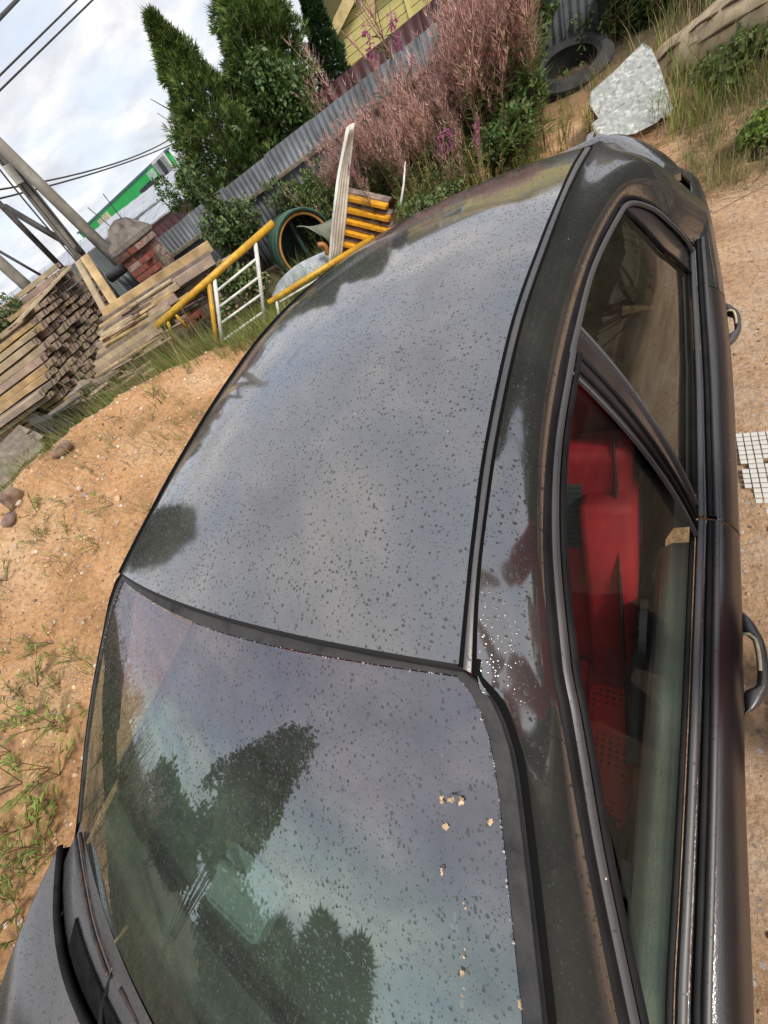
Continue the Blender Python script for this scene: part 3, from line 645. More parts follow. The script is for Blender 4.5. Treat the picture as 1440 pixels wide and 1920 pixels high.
sp_low = [pt(px, py, 2, z) for px, py, z in ((1125, 266, 1.225), (1165, 280, 1.20), (1200, 296, 1.165), (1235, 320, 1.115), (1262, 330, 1.07), (1277, 329, 1.045))]
a_, b_ = cpair(sp_top, sp_low, 5)
half = []
for p, q in zip(a_, b_):
    half.append([p, p * .7 + q * .3 + (0, 0, .010), p * .35 + q * .65 + (0, 0, .010), q, q + (0, .012, -.022), p + (0, .012, -.022)])
half = np.array(half); other = half[::-1] * np.array([-1, 1, 1]); full = np.concatenate([other, half])
MB().grid(full, close=True, flip=False).build('boot_spoiler', PAINT, car, smooth=True, autos=60)
for x in (-.45, .45): MB().box((x, 2.3, 1.13), (.03, .08, .12)).build('spoiler_post', PAINT, car, bevel=.004)
rows = []
for v in np.linspace(0, 1, 8):
    rows.append([(.80 * a * (1 - .12 * a * a), 2.43 - .14 * abs(a) ** 3 + .06 * math.sin(v * 3.1), .84 - .55 * v) for a in np.linspace(-1, 1, 14)])
MB().grid(np.array(rows), flip=True).build('rear_bumper', PAINT_SIDE, car, smooth=True)
rows = []
for v in np.linspace(0, 1, 8):
    rows.append([(.80 * a * (1 - .10 * a * a), -1.95 + .20 * abs(a) ** 3 - .07 * math.sin(v * 3.1), .70 - .45 * v) for a in np.linspace(-1, 1, 14)])
MB().grid(np.array(rows)).build('front_bumper', PAINT_SIDE, car, smooth=True)
for s in (1, -1):
    MB().grid(np.array([[(s * (.60 + .2 * u), -1.93 + .16 * u * u, .55 + .12 * v) for u in np.linspace(0, 1, 5)] for v in (0, .5, 1)])).build('headlight', GLASS_REAR, car, smooth=True)
    MB().grid(np.array([[(s * (.58 + .2 * u), 2.47 - .13 * u * u, .72 + .16 * v) for u in np.linspace(0, 1, 5)] for v in (0, .5, 1)])).build('tail_light', mat('red_lens', (.25, .01, .01), .2), car, smooth=True)
# wheels
def wheel(x, y):
    e = MB(); n = 28; s = 1 if x > 0 else -1; rows = []
    for r, dx in ((.20, -.09), (.30, -.095), (.312, -.06), (.312, .06), (.30, .095), (.20, .09)):
        rows.append([(x + dx * s, y + r * math.cos(t), .312 + r * math.sin(t)) for t in np.linspace(0, 2 * math.pi, n, endpoint=False)])
    ty = e.grid(np.array(rows), close=True).build('tyre', RUBBER, car, smooth=True, autos=40)
    rm = MB(); rm.tube([(x - .05 * s, y, .312), (x + .075 * s, y, .312)], .205, 24)
    for k in range(5):
        a = k * 2 * math.pi / 5; rm.box((x + .08 * s, y + .11 * math.cos(a), .312 + .11 * math.sin(a)), (.02, .19, .045), rot=[[1, 0, 0], [0, math.cos(a), -math.sin(a)], [0, math.sin(a), math.cos(a)]])
    rm.build('rim', mat('wheel_silver', (.35, .35, .36), .35, metal=.8), ty)
for x in (-.76, .76):
    for y in (-1.28, 1.38): wheel(x, y)
MB().box((0, .2, .33), (1.5, 3.9, .12)).build('floor_pan', RUBBER, car)
# ---------------------------------------------------------------- inside
RED = mat('red_seat_leather', (0.36, 0.006, 0.014), 0.7, var=.15, vscale=8, bump=.15, bscale=300)
HEAD = mat('grey_headlining', (.35, .34, .32), .9, var=.05)
def perf(name, col, scale=210, hole=(.10, .005, .008)):
    m = bpy.data.materials.new(name); m.use_nodes = True; nt = m.node_tree; N = nt.nodes.new; L = nt.links.new; b_ = nt.nodes['Principled BSDF']; b_.inputs['Roughness'].default_value = .6
    tc = N('ShaderNodeTexCoord'); v = N('ShaderNodeTexVoronoi'); v.inputs['Scale'].default_value = scale; v.inputs['Randomness'].default_value = 0.05; L(tc.outputs['Object'], v.inputs[0])
    r = N('ShaderNodeMapRange'); r.inputs[1].default_value = .22; r.inputs[2].default_value = .34; L(v.outputs['Distance'], r.inputs[0]); mx = N('ShaderNodeMixRGB'); L(r.outputs[0], mx.inputs[0]); mx.inputs[1].default_value = hole + (1,); mx.inputs[2].default_value = col + (1,); L(mx.outputs[0], b_.inputs['Base Color'])
    bp = N('ShaderNodeBump'); bp.inputs['Distance'].default_value = .003; L(r.outputs[0], bp.inputs['Height']); L(bp.outputs[0], b_.inputs['Normal']); return m
REDP = perf('red_perforated_leather', (.45, .012, .018), 150)
REDM = perf('red_mesh_fabric', (.62, .016, .016), 62, (.20, .006, .006))
MESH = perf('dark_mesh_fabric', (.045, .060, .055), 150, (.012, .016, .014))
CARD = mat('door_card_plastic', (.24, .25, .19), .6, var=.3, vscale=4, bump=.15, bscale=200, col2=(.12, .155, .135), detail=8)
DASH = mat('dash_plastic', (.085, .10, .088), .7, var=.15, vscale=6, bump=.2, bscale=250)
DASH2 = mat('dash_top_dusty', (.20, .20, .16), .8, var=.2, vscale=8, bump=.3, bscale=200, col2=(.10, .115, .10))
BLK = mat('black_plastic', (.02, .021, .021), .5, var=.2)
BEI = mat('beige_cloth', (.42, .34, .24), .9, var=.2, vscale=12)
def cushion(c, size, rot, name, mt, par, bev=.05, seg=4):
    return MB().box(c, size, rot=rot).build(name, mt, par, bevel=bev, seg=seg, smooth=True)
def rx(a):
    a = math.radians(a); return [[1, 0, 0], [0, math.cos(a), -math.sin(a)], [0, math.sin(a), math.cos(a)]]
for k, xc in enumerate((.44, -.44)):
    seat = cushion((xc, -.06, .49), (.52, .62, .20), rx(-6), 'front_seat', RED, car)
    sx_ = 1 if xc > 0 else -1
    cushion((xc + sx_ * .20, -.10, .575), (.13, .58, .10), rx(-6), 'seat_bolster', REDM, seat, .04)
    cushion((xc, -.02, .585), (.27, .52, .04), rx(-6), 'seat_insert', REDP, seat, .012)
    bk = cushion((xc, .44, .83), (.50, .13, .74), rx(-24), 'backrest', RED, seat, .03, 3)
    cushion((xc + sx_ * .205, .385, .83), (.11, .15, .58), rx(-24), 'backrest_bolster', RED, seat, .02, 2)
    cushion((xc - sx_ * .205, .385, .83), (.11, .15, .58), rx(-24), 'backrest_bolster', RED, seat, .02, 2)
    cushion((xc, .36, .76), (.28, .03, .38), rx(-24), 'backrest_insert', REDP, seat, .012)
    cushion((xc + sx_ * .03, .475, 1.03), (.26, .035, .20), rx(-24), 'mesh_panel', MESH, seat, .012)
    hd = cushion((xc, .66, 1.20), (.27, .10, .19), rx(-20), 'headrest', RED, seat, .04)
    MB().box((xc + sx_ * .21, .40, .93), (.018, .02, .07), rot=rx(-24)).build('belt_slot', BLK, seat, bevel=.004)
    for dx_ in (.145, .262): MB().tube([(xc + sx_ * dx_, .345 + .445 * (z_ - .6), z_ - .03) for z_ in np.linspace(.58, 1.1, 10)], .0035, 5).build('seam', mat('dark_red_thread', (.06, .002, .004), .8), seat, smooth=True)
    for z_ in (.72, .90, 1.04): MB().tube([(xc + sx_ * x_, .305 + .445 * (z_ - .55) + .012, z_) for x_ in (.14, .20, .265)], .0035, 5).build('seam', mat('dark_red_thread', (.1, 0, 0)), seat, smooth=True)
    MB().grid(np.array([[(sx_ * (.66 + .02 * u), .56 - .50 * u + .05 * v, 1.20 - .62 * u) for v in (-.5, .5)] for u in np.linspace(0, 1, 10)])).build('seat_belt', BLK, car, smooth=True, solid=.002)
rear = cushion((0, .98, .46), (1.28, .50, .16), rx(-5), 'rear_seat', RED, car)
cushion((0, 1.30, .80), (1.22, .14, .62), rx(-24), 'rear_backrest', RED, rear)
MB().box((0, 1.70, .97), (1.2, .55, .02)).build('parcel_shelf', BLK, car)
for s in (1, -1):
    rows = []
    for z, dx in ((.945, -.018), (.935, -.055), (.91, -.075), (.84, -.085), (.72, -.085), (.67, -.10), (.64, -.105), (.60, -.09), (.42, -.09), (.33, -.08)):
        rows.append([(beltx(y) + dx, y, z) for y in np.linspace(-.58, .46, 14)])
    dc = MB().grid(np.array(rows) * np.array([s, 1, 1]), flip=(s < 0)).build('door_card', CARD, parts['fd', s], smooth=True, autos=40)
    rows = [[(beltx(y) + dx, y, z) for y in np.linspace(.50, 1.36, 10)] for z, dx in ((.945, -.018), (.935, -.055), (.84, -.08), (.67, -.10), (.35, -.08))]
    MB().grid(np.array(rows) * np.array([s, 1, 1]), flip=(s < 0)).build('door_card', CARD, parts['rd', s], smooth=True, autos=40)
    MB().tube([(s * .705, -.12, .70), (s * .69, -.16, .74), (s * .685, -.30, .75), (s * .69, -.42, .74), (s * .70, -.46, .69)], .012, 8).build('pull_handle', BLK, dc, smooth=True)
    MB().box((s * .70, .14, .70), (.03, .30, .02)).build('armrest', BLK, dc, bevel=.008)
    bb = MB()
    for k in range(6): bb.tube([(s * .712, .30 - .03 * (k % 3), .83 + .028 * (k // 3)), (s * .700, .30 - .03 * (k % 3), .832 + .028 * (k // 3))], .009, 8)
    bb.tube([(s * .722, .27, .845), (s * .708, .27, .845)], .075, 20); bb.build('speaker_cover', BLK, dc, smooth=False)
    for zz, dd_ in ((.90, -.074), (.80, -.084), (.765, -.086)):
        MB().tube([(s * (beltx(y) + dd_), y, zz + .01 * math.sin(y * 6)) for y in np.linspace(-.55, .44, 16)], .0028, 5).build('card_seam', BLK, dc, smooth=True)
    MB().box((s * .725, -.30, .885), (.012, .16, .05)).build('card_patch', BEI, dc, bevel=.005)
    MB().box((s * .708, -.20, .865), (.02, .055, .03)).build('window_switch', BLK, dc, bevel=.004)
# dashboard seen through the screen
rows = []
for v in np.linspace(0, 1, 9):
    rows.append([((.70 - .02 * v) * a, -.735 + .40 * v - .06 * (1 - a * a) * (1 - v), .985 - .03 * v + (.03 * math.exp(-((a - .52) / .25) ** 2) * v) - (.25 * max(0, (v - .85) / .15))) for a in np.linspace(-1, 1, 20)])
dash = MB().grid(np.array(rows), flip=True).build('dashboard', DASH2, car, smooth=True)
MB().tube([(x, -.60 - .05 * (1 - (x / .6) ** 2), 1.0) for x in np.linspace(-.62, .62, 24)], [.011] * 24, 6).build('demister_vent', BLK, dash, smooth=True)
MB().box((0, -.22, .70), (1.36, .22, .45)).build('dash_face', DASH, dash, bevel=.05, smooth=True)
MB().box((0, .0, .48), (.18, .6, .22)).build('centre_console', BLK, car, bevel=.03, smooth=True)
st = MB(); cc_, r_ = np.array((.40, -.05, .86)), .185; B_ = basis((0, .93, .37))
st.tube([cc_ + r_ * (math.cos(t) * B_[:, 1] + math.sin(t) * B_[:, 2]) for t in np.linspace(0, 2 * math.pi, 33)], .014, 8, cap=False)
for t in (0.2, 1.57 * 2 - .2, 4.71): st.tube([cc_ + r_ * (math.cos(t) * B_[:, 1] + math.sin(t) * B_[:, 2]), cc_ - B_[:, 0] * .02], .016, 6)
st.tube([cc_ - B_[:, 0] * .01, cc_ - B_[:, 0] * .22], [.06, .035], 12); st.build('steering_wheel', BLK, car, smooth=True)
# mirror and its foot, roof lining
MIRR = mat('mirror_back', (.42, .47, .44), .25, var=.1)
mp = np.array([(-.15, -.20, 1.245), (.09, -.20, 1.245)])
mc = [pt(385, 1680, 2, 1.155), pt(440, 1575, 2, 1.19), pt(540, 1660, 2, 1.19), pt(480, 1775, 2, 1.155)]; mcn = sum(mc) / 4
mrim = [a_ * (1 - t_) + b_ * t_ for a_, b_ in zip(mc, mc[1:] + mc[:1]) for t_ in (.06, .2, .5, .8, .94)]; rows = [[mcn + (p - mcn) * f + (0, 0, dz) for p in mrim] for f, dz in ((.05, .002), (.86, .002), (.90, .006), (1.0, .004), (1.0, -.02), (.8, -.03), (.05, -.035))]
MB().grid(np.array(rows), close=True, flip=True).build('interior_mirror', MIRR, car, smooth=True, autos=40)
MB().tube([mcn + (0, 0, -.01), mcn + (-.01, .02, .03), mcn + (-.02, .04, .07)], .012, 8).build('mirror_foot', MIRR, car, smooth=True)
lin = RR.copy(); lin[:, :, 2] -= .045; lin[:, :, 0] *= .99
MB().grid(lin[1:]).build('headlining', HEAD, car, smooth=True)
for s in (1, -1):
    vis = MB().box((s * .33, .10, 1.375), (.36, .15, .014), rot=rx(-10)).build('sun_visor', HEAD, car, bevel=.005)
# ---------------------------------------------------------------- the yard: ground
def sstep(a, b, x): t = np.clip((x - a) / (b - a), 0, 1); return t * t * (3 - 2 * t)
AZ = [-180, -150, -125, -100, -84, -79, -73, -65, -61, -56, -50, -42, -30, 180]
HC = [0, .0, .35, 1.0, 1.18, 1.19, 1.16, 1.07, .96, .82, .58, .25, 0, 0]
DC = [4.6, 4.6, 4.6, 4.6, 4.6, 4.6, 4.6, 4.65, 4.75, 4.9, 5.0, 5.1, 5.2, 5.2]
AB = [-180, -95, -80, -72, -62, -50, -35, -20, 0, 12, 30, 180]
HB = [.0, .5, .85, .90, .70, .50, .50, .60, .60, .50, .3, .0]
def terrain(x, y, fine=True):
    dx, dy = x - CO[0], y - CO[1]; D = math.hypot(dx, dy); az = math.degrees(math.atan2(dx, dy))
    hb = float(np.interp(az, AB, HB)) * float(sstep(4.0, 8.6, D))
    hc = float(np.interp(az, AZ, HC)); dc = float(np.interp(az, AZ, DC))
    p = Vector((x, y, 0))
    lump = mn.noise(p * .9) * .10 + mn.noise(p * 2.3 + Vector((5, 2, 1))) * .05
    if D < dc: hh = hc * max(0, (D - 1.75) / (dc - 1.75)) ** 1.15 * (1 + lump * .0) + lump * hc * float(sstep(1.7, 2.6, D)) * float(1 - .75 * sstep(dc - .9, dc, D))
    else: hh = hc + (hb - hc) * float(sstep(dc + .05, dc + 1.0, D))
    z = max(hh, hb) if D >= dc else max(hh, hb)
    if fine: z += (mn.noise(p * 4) * .022 + mn.noise(p * 9) * .014 + mn.noise(p * 19) * .008) * (1 if D > 1.2 else .5) + mn.noise(p * .5) * .03 * min(1, D / 4)
    return z
def build_ground():
    def axis(c, lo, hi, st, far):
        a = list(np.arange(lo, hi, st)); g = st
        x = hi
        while x < far: a.append(x); g *= 1.28; x += g
        a.append(far); g = st; x = lo - st; L_ = []
        while x > -far: L_.append(x); g *= 1.28; x -= g
        L_.append(-far); return np.array(L_[::-1] + a)
    xs = axis(0, -7.6, 2.6, .045, 600); ys = axis(0, -2.4, 8.8, .05, 600)
    V = np.array([[x, y, terrain(x, y) if abs(x) < 40 and abs(y) < 40 else 0.0] for y in ys for x in xs])
    nx, ny = len(xs), len(ys); i = np.arange(nx - 1); j = np.arange(ny - 1); I, J = np.meshgrid(i, j); a = (J * nx + I).ravel()
    Q = np.stack([a, a + 1, a + nx + 1, a + nx], 1)
    m = bpy.data.materials.new('sandy_ground'); m.use_nodes = True; nt = m.node_tree; N = nt.nodes.new; L = nt.links.new; b_ = nt.nodes['Principled BSDF']; b_.inputs['Roughness'].default_value = .92; b_.inputs['Specular IOR Level'].default_value = .2
    tc = N('ShaderNodeTexCoord'); co = tc.outputs['Object']
    def nz(s, d=6, r=.6):
        n = N('ShaderNodeTexNoise'); n.inputs['Scale'].default_value = s; n.inputs['Detail'].default_value = d; n.inputs['Roughness'].default_value = r; L(co, n.inputs[0]); return n.outputs[0]
    def rp(src, pts):
        r = N('ShaderNodeValToRGB'); e = r.color_ramp.elements; e[0].position, e[0].color = pts[0]; e[1].position, e[1].color = pts[-1]
        for p_, c_ in pts[1:-1]: q = e.new(p_); q.color = c_
        L(src, r.inputs[0]); return r.outputs[0]
    base = rp(nz(1.6), [(.32, (.48, .265, .125, 1)), (.5, (.69, .395, .195, 1)), (.68, (.78, .51, .29, 1))])
    fine = rp(nz(28, 8, .75), [(.35, (.55, .5, .46, 1)), (.52, (1, 1, 1, 1)), (.7, (1.25, 1.25, 1.25, 1))])
    mul = N('ShaderNodeMixRGB'); mul.blend_type = 'MULTIPLY'; mul.inputs[0].default_value = .8; L(base, mul.inputs[1]); L(fine, mul.inputs[2])
    v = N('ShaderNodeTexVoronoi'); v.inputs['Scale'].default_value = 38; L(co, v.inputs[0]); sp = N('ShaderNodeSeparateColor'); L(v.outputs['Color'], sp.inputs[0])
    a1 = N('ShaderNodeMath'); a1.operation = 'LESS_THAN'; L(v.outputs['Distance'], a1.inputs[0]); a1.inputs[1].default_value = .3
    a2 = N('ShaderNodeMath'); a2.operation = 'GREATER_THAN'; L(sp.outputs[0], a2.inputs[0]); a2.inputs[1].default_value = .72
    a3 = N('ShaderNodeMath'); a3.operation = 'MULTIPLY'; L(a1.outputs[0], a3.inputs[0]); L(a2.outputs[0], a3.inputs[1])
    peb = rp(sp.outputs[1], [(.0, (.18, .12, .08, 1)), (.5, (.55, .38, .26, 1)), (1.0, (.75, .62, .50, 1))])
    mp = N('ShaderNodeMixRGB'); L(a3.outputs[0], mp.inputs[0]); L(mul.outputs[0], mp.inputs[1]); L(peb, mp.inputs[2])
    # soil under the weeds beyond the heap is dark humus; stored per vertex as the kind of ground
    at_ = N('ShaderNodeAttribute'); at_.attribute_name = 'humus'; soil = rp(nz(6), [(.35, (.06, .045, .03, 1)), (.65, (.17, .13, .08, 1))])
    ms = N('ShaderNodeMixRGB'); L(at_.outputs['Fac'], ms.inputs[0]); L(mp.outputs[0], ms.inputs[1]); L(soil, ms.inputs[2]); L(ms.outputs[0], b_.inputs['Base Color'])
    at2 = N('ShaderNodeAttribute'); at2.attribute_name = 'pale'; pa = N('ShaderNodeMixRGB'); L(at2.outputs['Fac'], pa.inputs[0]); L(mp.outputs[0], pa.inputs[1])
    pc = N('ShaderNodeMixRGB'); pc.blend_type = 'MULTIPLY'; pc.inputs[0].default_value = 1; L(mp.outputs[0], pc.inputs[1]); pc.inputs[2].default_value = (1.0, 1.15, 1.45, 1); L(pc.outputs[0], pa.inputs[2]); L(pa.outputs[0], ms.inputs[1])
    bp = N('ShaderNodeBump'); bp.inputs['Strength'].default_value = 1.0; bp.inputs['Distance'].default_value = .035; L(nz(45, 8, .7), bp.inputs['Height'])
    bp2 = N('ShaderNodeBump'); bp2.inputs['Strength'].default_value = .7; bp2.inputs['Distance'].default_value = .012; L(a3.outputs[0], bp2.inputs['Height']); L(bp.outputs[0], bp2.inputs['Normal']); L(bp2.outputs[0], b_.inputs['Normal'])
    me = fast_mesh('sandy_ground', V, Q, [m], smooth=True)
    dx, dy = V[:, 0] - CO[0], V[:, 1] - CO[1]; D = np.hypot(dx, dy); az = np.degrees(np.arctan2(dx, dy)); dc = np.interp(az, AZ, DC)
    h = np.clip((D - dc - .25) / .5, 0, 1); h = np.where(az > -38, np.clip((D - 6.6) / 1.2, 0, 1), h); h = np.where(az > 14, np.clip((D - 9) / 3, 0, 1), h)
    at = me.attributes.new('humus', 'FLOAT', 'POINT'); at.data.foreach_set('value', h.astype(np.float32))
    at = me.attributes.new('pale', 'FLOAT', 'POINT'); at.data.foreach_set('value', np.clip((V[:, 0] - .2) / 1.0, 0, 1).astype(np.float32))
    o = obj('ground', me); tag(o, kind='structure', label='orange sandy ground with a heap of gravelly sand beside the car'); return o
ground = build_ground()
def scat(n, az0, az1, d0, d1, pw=1.0):
    az = np.radians(RNG.uniform(az0, az1, n)); D = d0 + (d1 - d0) * RNG.random(n) ** pw
    return np.stack([CO[0] + D * np.sin(az), CO[1] + D * np.cos(az)], 1)
def ico(sub=1):
    import bmesh
    bm = bmesh.new(); bmesh.ops.create_icosphere(bm, subdivisions=sub, radius=1); bm.verts.ensure_lookup_table()
    V = np.array([v.co[:] for v in bm.verts]); F = np.array([[v.index for v in f.verts] for f in bm.faces]); bm.free(); return V, F
def stamp(templates, P, rotz, scl, tilt=None, tiltdir=None):
    """many copies of template meshes [(V,F,midx)] baked together"""
    Vs, Fs, Ms = [], [], []; off = 0; k = RNG.integers(0, len(templates), len(P))
    for t, (V, F, mi) in enumerate(templates):
        s = np.where(k == t)[0]
        if not len(s): continue
        c, n_ = np.cos(rotz[s]), np.sin(rotz[s]); W = V[None] * scl[s][:, None, None] if scl.ndim == 1 else V[None] * scl[s][:, None, :]
        X = W[..., 0] * c[:, None] - W[..., 1] * n_[:, None]; Y = W[..., 0] * n_[:, None] + W[..., 1] * c[:, None]; Z = W[..., 2]
        if tilt is not None:
            tx, ty = tilt[s] * np.cos(tiltdir[s]), tilt[s] * np.sin(tiltdir[s]); X = X + Z * tx[:, None]; Y = Y + Z * ty[:, None]
        Q = np.stack([X + P[s, 0][:, None], Y + P[s, 1][:, None], Z + P[s, 2][:, None]], -1).reshape(-1, 3)
        FF = (F[None] + (np.arange(len(s)) * len(V))[:, None, None]).reshape(-1, F.shape[1]) + off
        Vs.append(Q); Fs.append(FF); Ms.append(np.tile(mi, len(s))); off += len(Q)
    return np.concatenate(Vs), np.concatenate(Fs), np.concatenate(Ms)
# gravel in the heap and on the ground
def stones(n, P, smin, smax, name, mats, label, pw=3.0):
    T = []
    V0, F0 = ico(1)
    for q in range(7):
        V = V0 * (1 + RNG.uniform(-.28, .22, (len(V0), 1))) * np.array([1, RNG.uniform(.6, .95), RNG.uniform(.45, .8)]); T.append((V, F0, np.full(len(F0), q % len(mats))))
    s = smin + (smax - smin) * RNG.random(n) ** pw
    Z = np.array([terrain(x, y) for x, y in P]); P3 = np.column_stack([P, Z + s * .15])
    V, F, M_ = stamp(T, P3, RNG.uniform(0, 6.28, n), s)
    return tag(obj(name, fast_mesh(name, V, F, mats, M_)), label, kind='stuff')
PEB = [mat('pebble_cream', (.60, .50, .40), .85, var=.25, island=.25), mat('pebble_brown', (.36, .23, .15), .85, var=.3, island=.3), mat('pebble_orange', (.58, .36, .21), .9, var=.2, island=.25), mat('pebble_grey', (.40, .33, .28), .85, var=.25, island=.25), mat('pebble_sand', (.64, .43, .27), .9, var=.2, island=.2)]
n1 = 6000; P = scat(n1, -135, -45, 2.0, 4.95, .75); stones(n1, P, .005, .024, 'gravel', PEB, 'small cream and brown pebbles strewn over the orange sand heap', 4.0)
n1 = 2600; P = np.stack([RNG.uniform(.8, 2.6, n1), RNG.uniform(-.8, 6.5, n1)], 1); stones(n1, P, .003, .014, 'grit', PEB[1:], 'fine grit scattered on the trodden sand right of the car', 5.0)
# single rocks
ROCKB = mat('rock_brown', (.25, .165, .12), .9, var=.35, vscale=9, bump=.7, bscale=30, col2=(.38, .27, .19))
def rock(px, py, D, size, mt, label, seed, group=None):
    V0, F0 = ico(2); r = np.random.default_rng(seed); A = r.normal(size=(9, 3)); A /= np.linalg.norm(A, axis=1)[:, None]; V = V0.copy()
    for a in A:
        d = V @ a; V -= np.outer(np.maximum(0, d - r.uniform(.45, .8)), a)
    V = V * np.array(size); d = wray(px, py); t = 1.2
    while t < 14:
        p = Vector(CO + d * t)
        if p.z < terrain(p.x, p.y, False): break
        t += .02
    if D > 5: p = wD(px, py, D)
    z = terrain(p.x, p.y, True)
    me = fast_mesh('rock', V, F0, [mt]); o = obj('rock', me, loc=(p.x, p.y, z + size[2] * .45), rot=(r.uniform(-.3, .3), r.uniform(-.3, .3), r.uniform(0, 6))); tag(o, label, 'rock', group); return o
rock(36, 945, 4.25, (.15, .10, .10), ROCKB, 'large dark brown angular rock near the left edge of the sand heap', 1)
rock(30, 975, 4.0, (.10, .08, .05), mat('rock_pinkish', (.30, .20, .17), .9, var=.3), 'flat pinkish brown rock just below the dark angular rock', 2)
rock(44, 948, 4.05, (.040, .026, .022), PEB[0], 'small white pebble resting against the dark angular rock', 3)
rock(130, 850, 4.3, (.13, .12, .07), ROCKB, 'brown crumbling rock half buried below the crest of the sand heap', 4)
rock(222, 937, 3.55, (.045, .035, .028), PEB[2], 'rounded ochre stone in the middle of the sand heap', 5)
rock(165, 933, 3.7, (.032, .026, .020), mat('rock_mauve', (.34, .27, .28), .8, var=.2), 'round mauve grey stone beside two cream pebbles', 6)
rock(158, 920, 3.75, (.034, .028, .026), PEB[0], 'cream pebble above the round mauve grey stone', 7)
rock(5, 757, 6.2, (.15, .10, .10), mat('rock_white', (.55, .52, .50), .8, var=.2), 'white rubble lump at the left edge above the roof slates', 8)
rock(8, 772, 6.0, (.10, .14, .08), mat('rock_white', (.5, .5, .5)), 'pale rubble lump at the left edge resting on the roof slates', 9)
rock(1152, 252, 5.6, (.0, .0, .0), PEB[3], 'x', 10) if False else None
rock(1060, 262, 5.7, (.09, .12, .07), mat('rubble_grey', (.36, .33, .30), .9, var=.25, bump=.4), 'grey rubble stone behind the car roof at the foot of the slab', 11)
rock(1040, 275, 5.5, (.07, .09, .06), mat('rubble_grey', (.4, .3, .3)), 'smaller grey rubble stone close to the car roof', 12)

def vplane(P0, d):
    """vertical plane through P0 with horizontal direction d; returns f(px,py)->point"""
    d = np.array([d[0], d[1], 0.]); d /= np.linalg.norm(d); n = np.array([-d[1], d[0], 0.]); P0 = np.array(P0)
    def f(px, py, off=0.0):
        r = wray(px, py); t = ((P0 - CO) @ n + off) / (r @ n); return CO + r * t
    return f, d, n
def hit(px, py, t0=1.5, t1=14.0):
    d = wray(px, py); d = d / np.linalg.norm(d); t = t0
    while t < t1:
        q = CO + d * t
        if q[2] < terrain(q[0], q[1], False): return q
        t += .03
    return CO + d * t1
# ---------------------------------------------------------------- grey corrugated fence
ZINC = mat('weathered_zinc', (.125, .14, .155), .6, metal=.15, var=.22, vscale=3.5, bump=.12, bscale=25, col2=(.07, .075, .08), c2thr=(.45, .7))
WOODG = mat('old_grey_timber', (.20, .165, .12), .9, var=.3, vscale=14, bump=.4, bscale=60, col2=(.11, .09, .07))
pL = np.array(wD(284, 456, 9.3)); pR = np.array(wD(827, 35, 8.0)); fd = pR - pL; flen = math.hypot(fd[0], fd[1])
def corr_sheet(parent, a, b, ztop, zbot, mt, pitch=.09, amp=.011, lean=0.0, name='corrugated_sheet', nrm=None, rows_=3):
    a = np.array(a, float); b = np.array(b, float); d = b - a; d[2] = 0; L_ = np.linalg.norm(d); d /= L_; n = np.array([-d[1], d[0], 0]); k = max(8, int(L_ / pitch * 8)); R = []
    for v in np.linspace(0, 1, rows_):
        row = []
        for i in range(k + 1):
            s = L_ * i / k; p = a + d * s; p = p + n * (amp * math.cos(2 * math.pi * s / pitch) + lean * v)
            zt = ztop[0] + (ztop[1] - ztop[0]) * i / k; zb = zbot[0] + (zbot[1] - zbot[0]) * i / k
            row.append((p[0], p[1], zb + (zt - zb) * v))
        R.append(row)
    return MB().grid(np.array(R), flip=True).build(name, mt, parent, smooth=True, solid=.002)
fence = empty('corrugated_fence', (0, 0, 0)); tag(fence, 'weathered grey corrugated metal fence with a mossy timber rail behind the weeds', 'fence')
T1 = 1.72; ns = 11
for i in range(ns):
    t0, t1 = i * T1 / ns, (i + 1) * T1 / ns + .004
    a, b_ = pL + fd * t0, pL + fd * t1; off = np.array([-fd[1], fd[0], 0]) / flen * (.006 * (i % 2))
    j = random.uniform(-.012, .012)
    ag, bg = terrain(a[0], a[1], False), terrain(b_[0], b_[1], False)
    corr_sheet(fence, a + off, b_ + off, (a[2] + j, b_[2] + j), (ag - .1, bg - .1), ZINC)
n_f = np.array([fd[1], -fd[0], 0]) / flen                        # towards the yard
rail = MB(); 
for i in range(6):
    t0, t1 = i * T1 / 6, (i + 1) * T1 / 6 - .002; a, b_ = pL + fd * t0 + n_f * .045 - (0, 0, .30), pL + fd * t1 + n_f * .045 - (0, 0, .30)
    MB().box((a + b_) / 2, (np.linalg.norm(b_ - a), .05, .055), rot=basis(b_ - a), jit=.006).build('rail', WOODG, fence, bevel=.004)
for i in range(5):
    p = pL + fd * (i * T1 / 4.0) - n_f * .06; g = terrain(p[0], p[1], False); MB().box((p[0], p[1], (p[2] + g) / 2 - .05), (.09, .09, p[2] - g)).build('post', WOODG, fence)
# stub of the same fence left of the brick pier
pA, pB = np.array(wD(214, 520, 8.9)), np.array(wD(262, 470, 8.7))
f2 = empty('corrugated_fence'); tag(f2, 'short dark corrugated fence section between the brick pier and the timber pile', 'fence')
corr_sheet(f2, pA, pB, (pA[2] + .02, pB[2] + .02), (.5, .5), mat('dark_zinc', (.10, .115, .12), .5, metal=.4, var=.25), pitch=.11, amp=.014)
pp = np.array(wD(205, 522, 8.75)); pq = np.array(wD(248, 489, 8.5))
MB().tube([pp, pq], .07, 12).build('capping_pipe', mat('dark_pipe', (.035, .036, .036), .5, var=.3), f2, smooth=True)
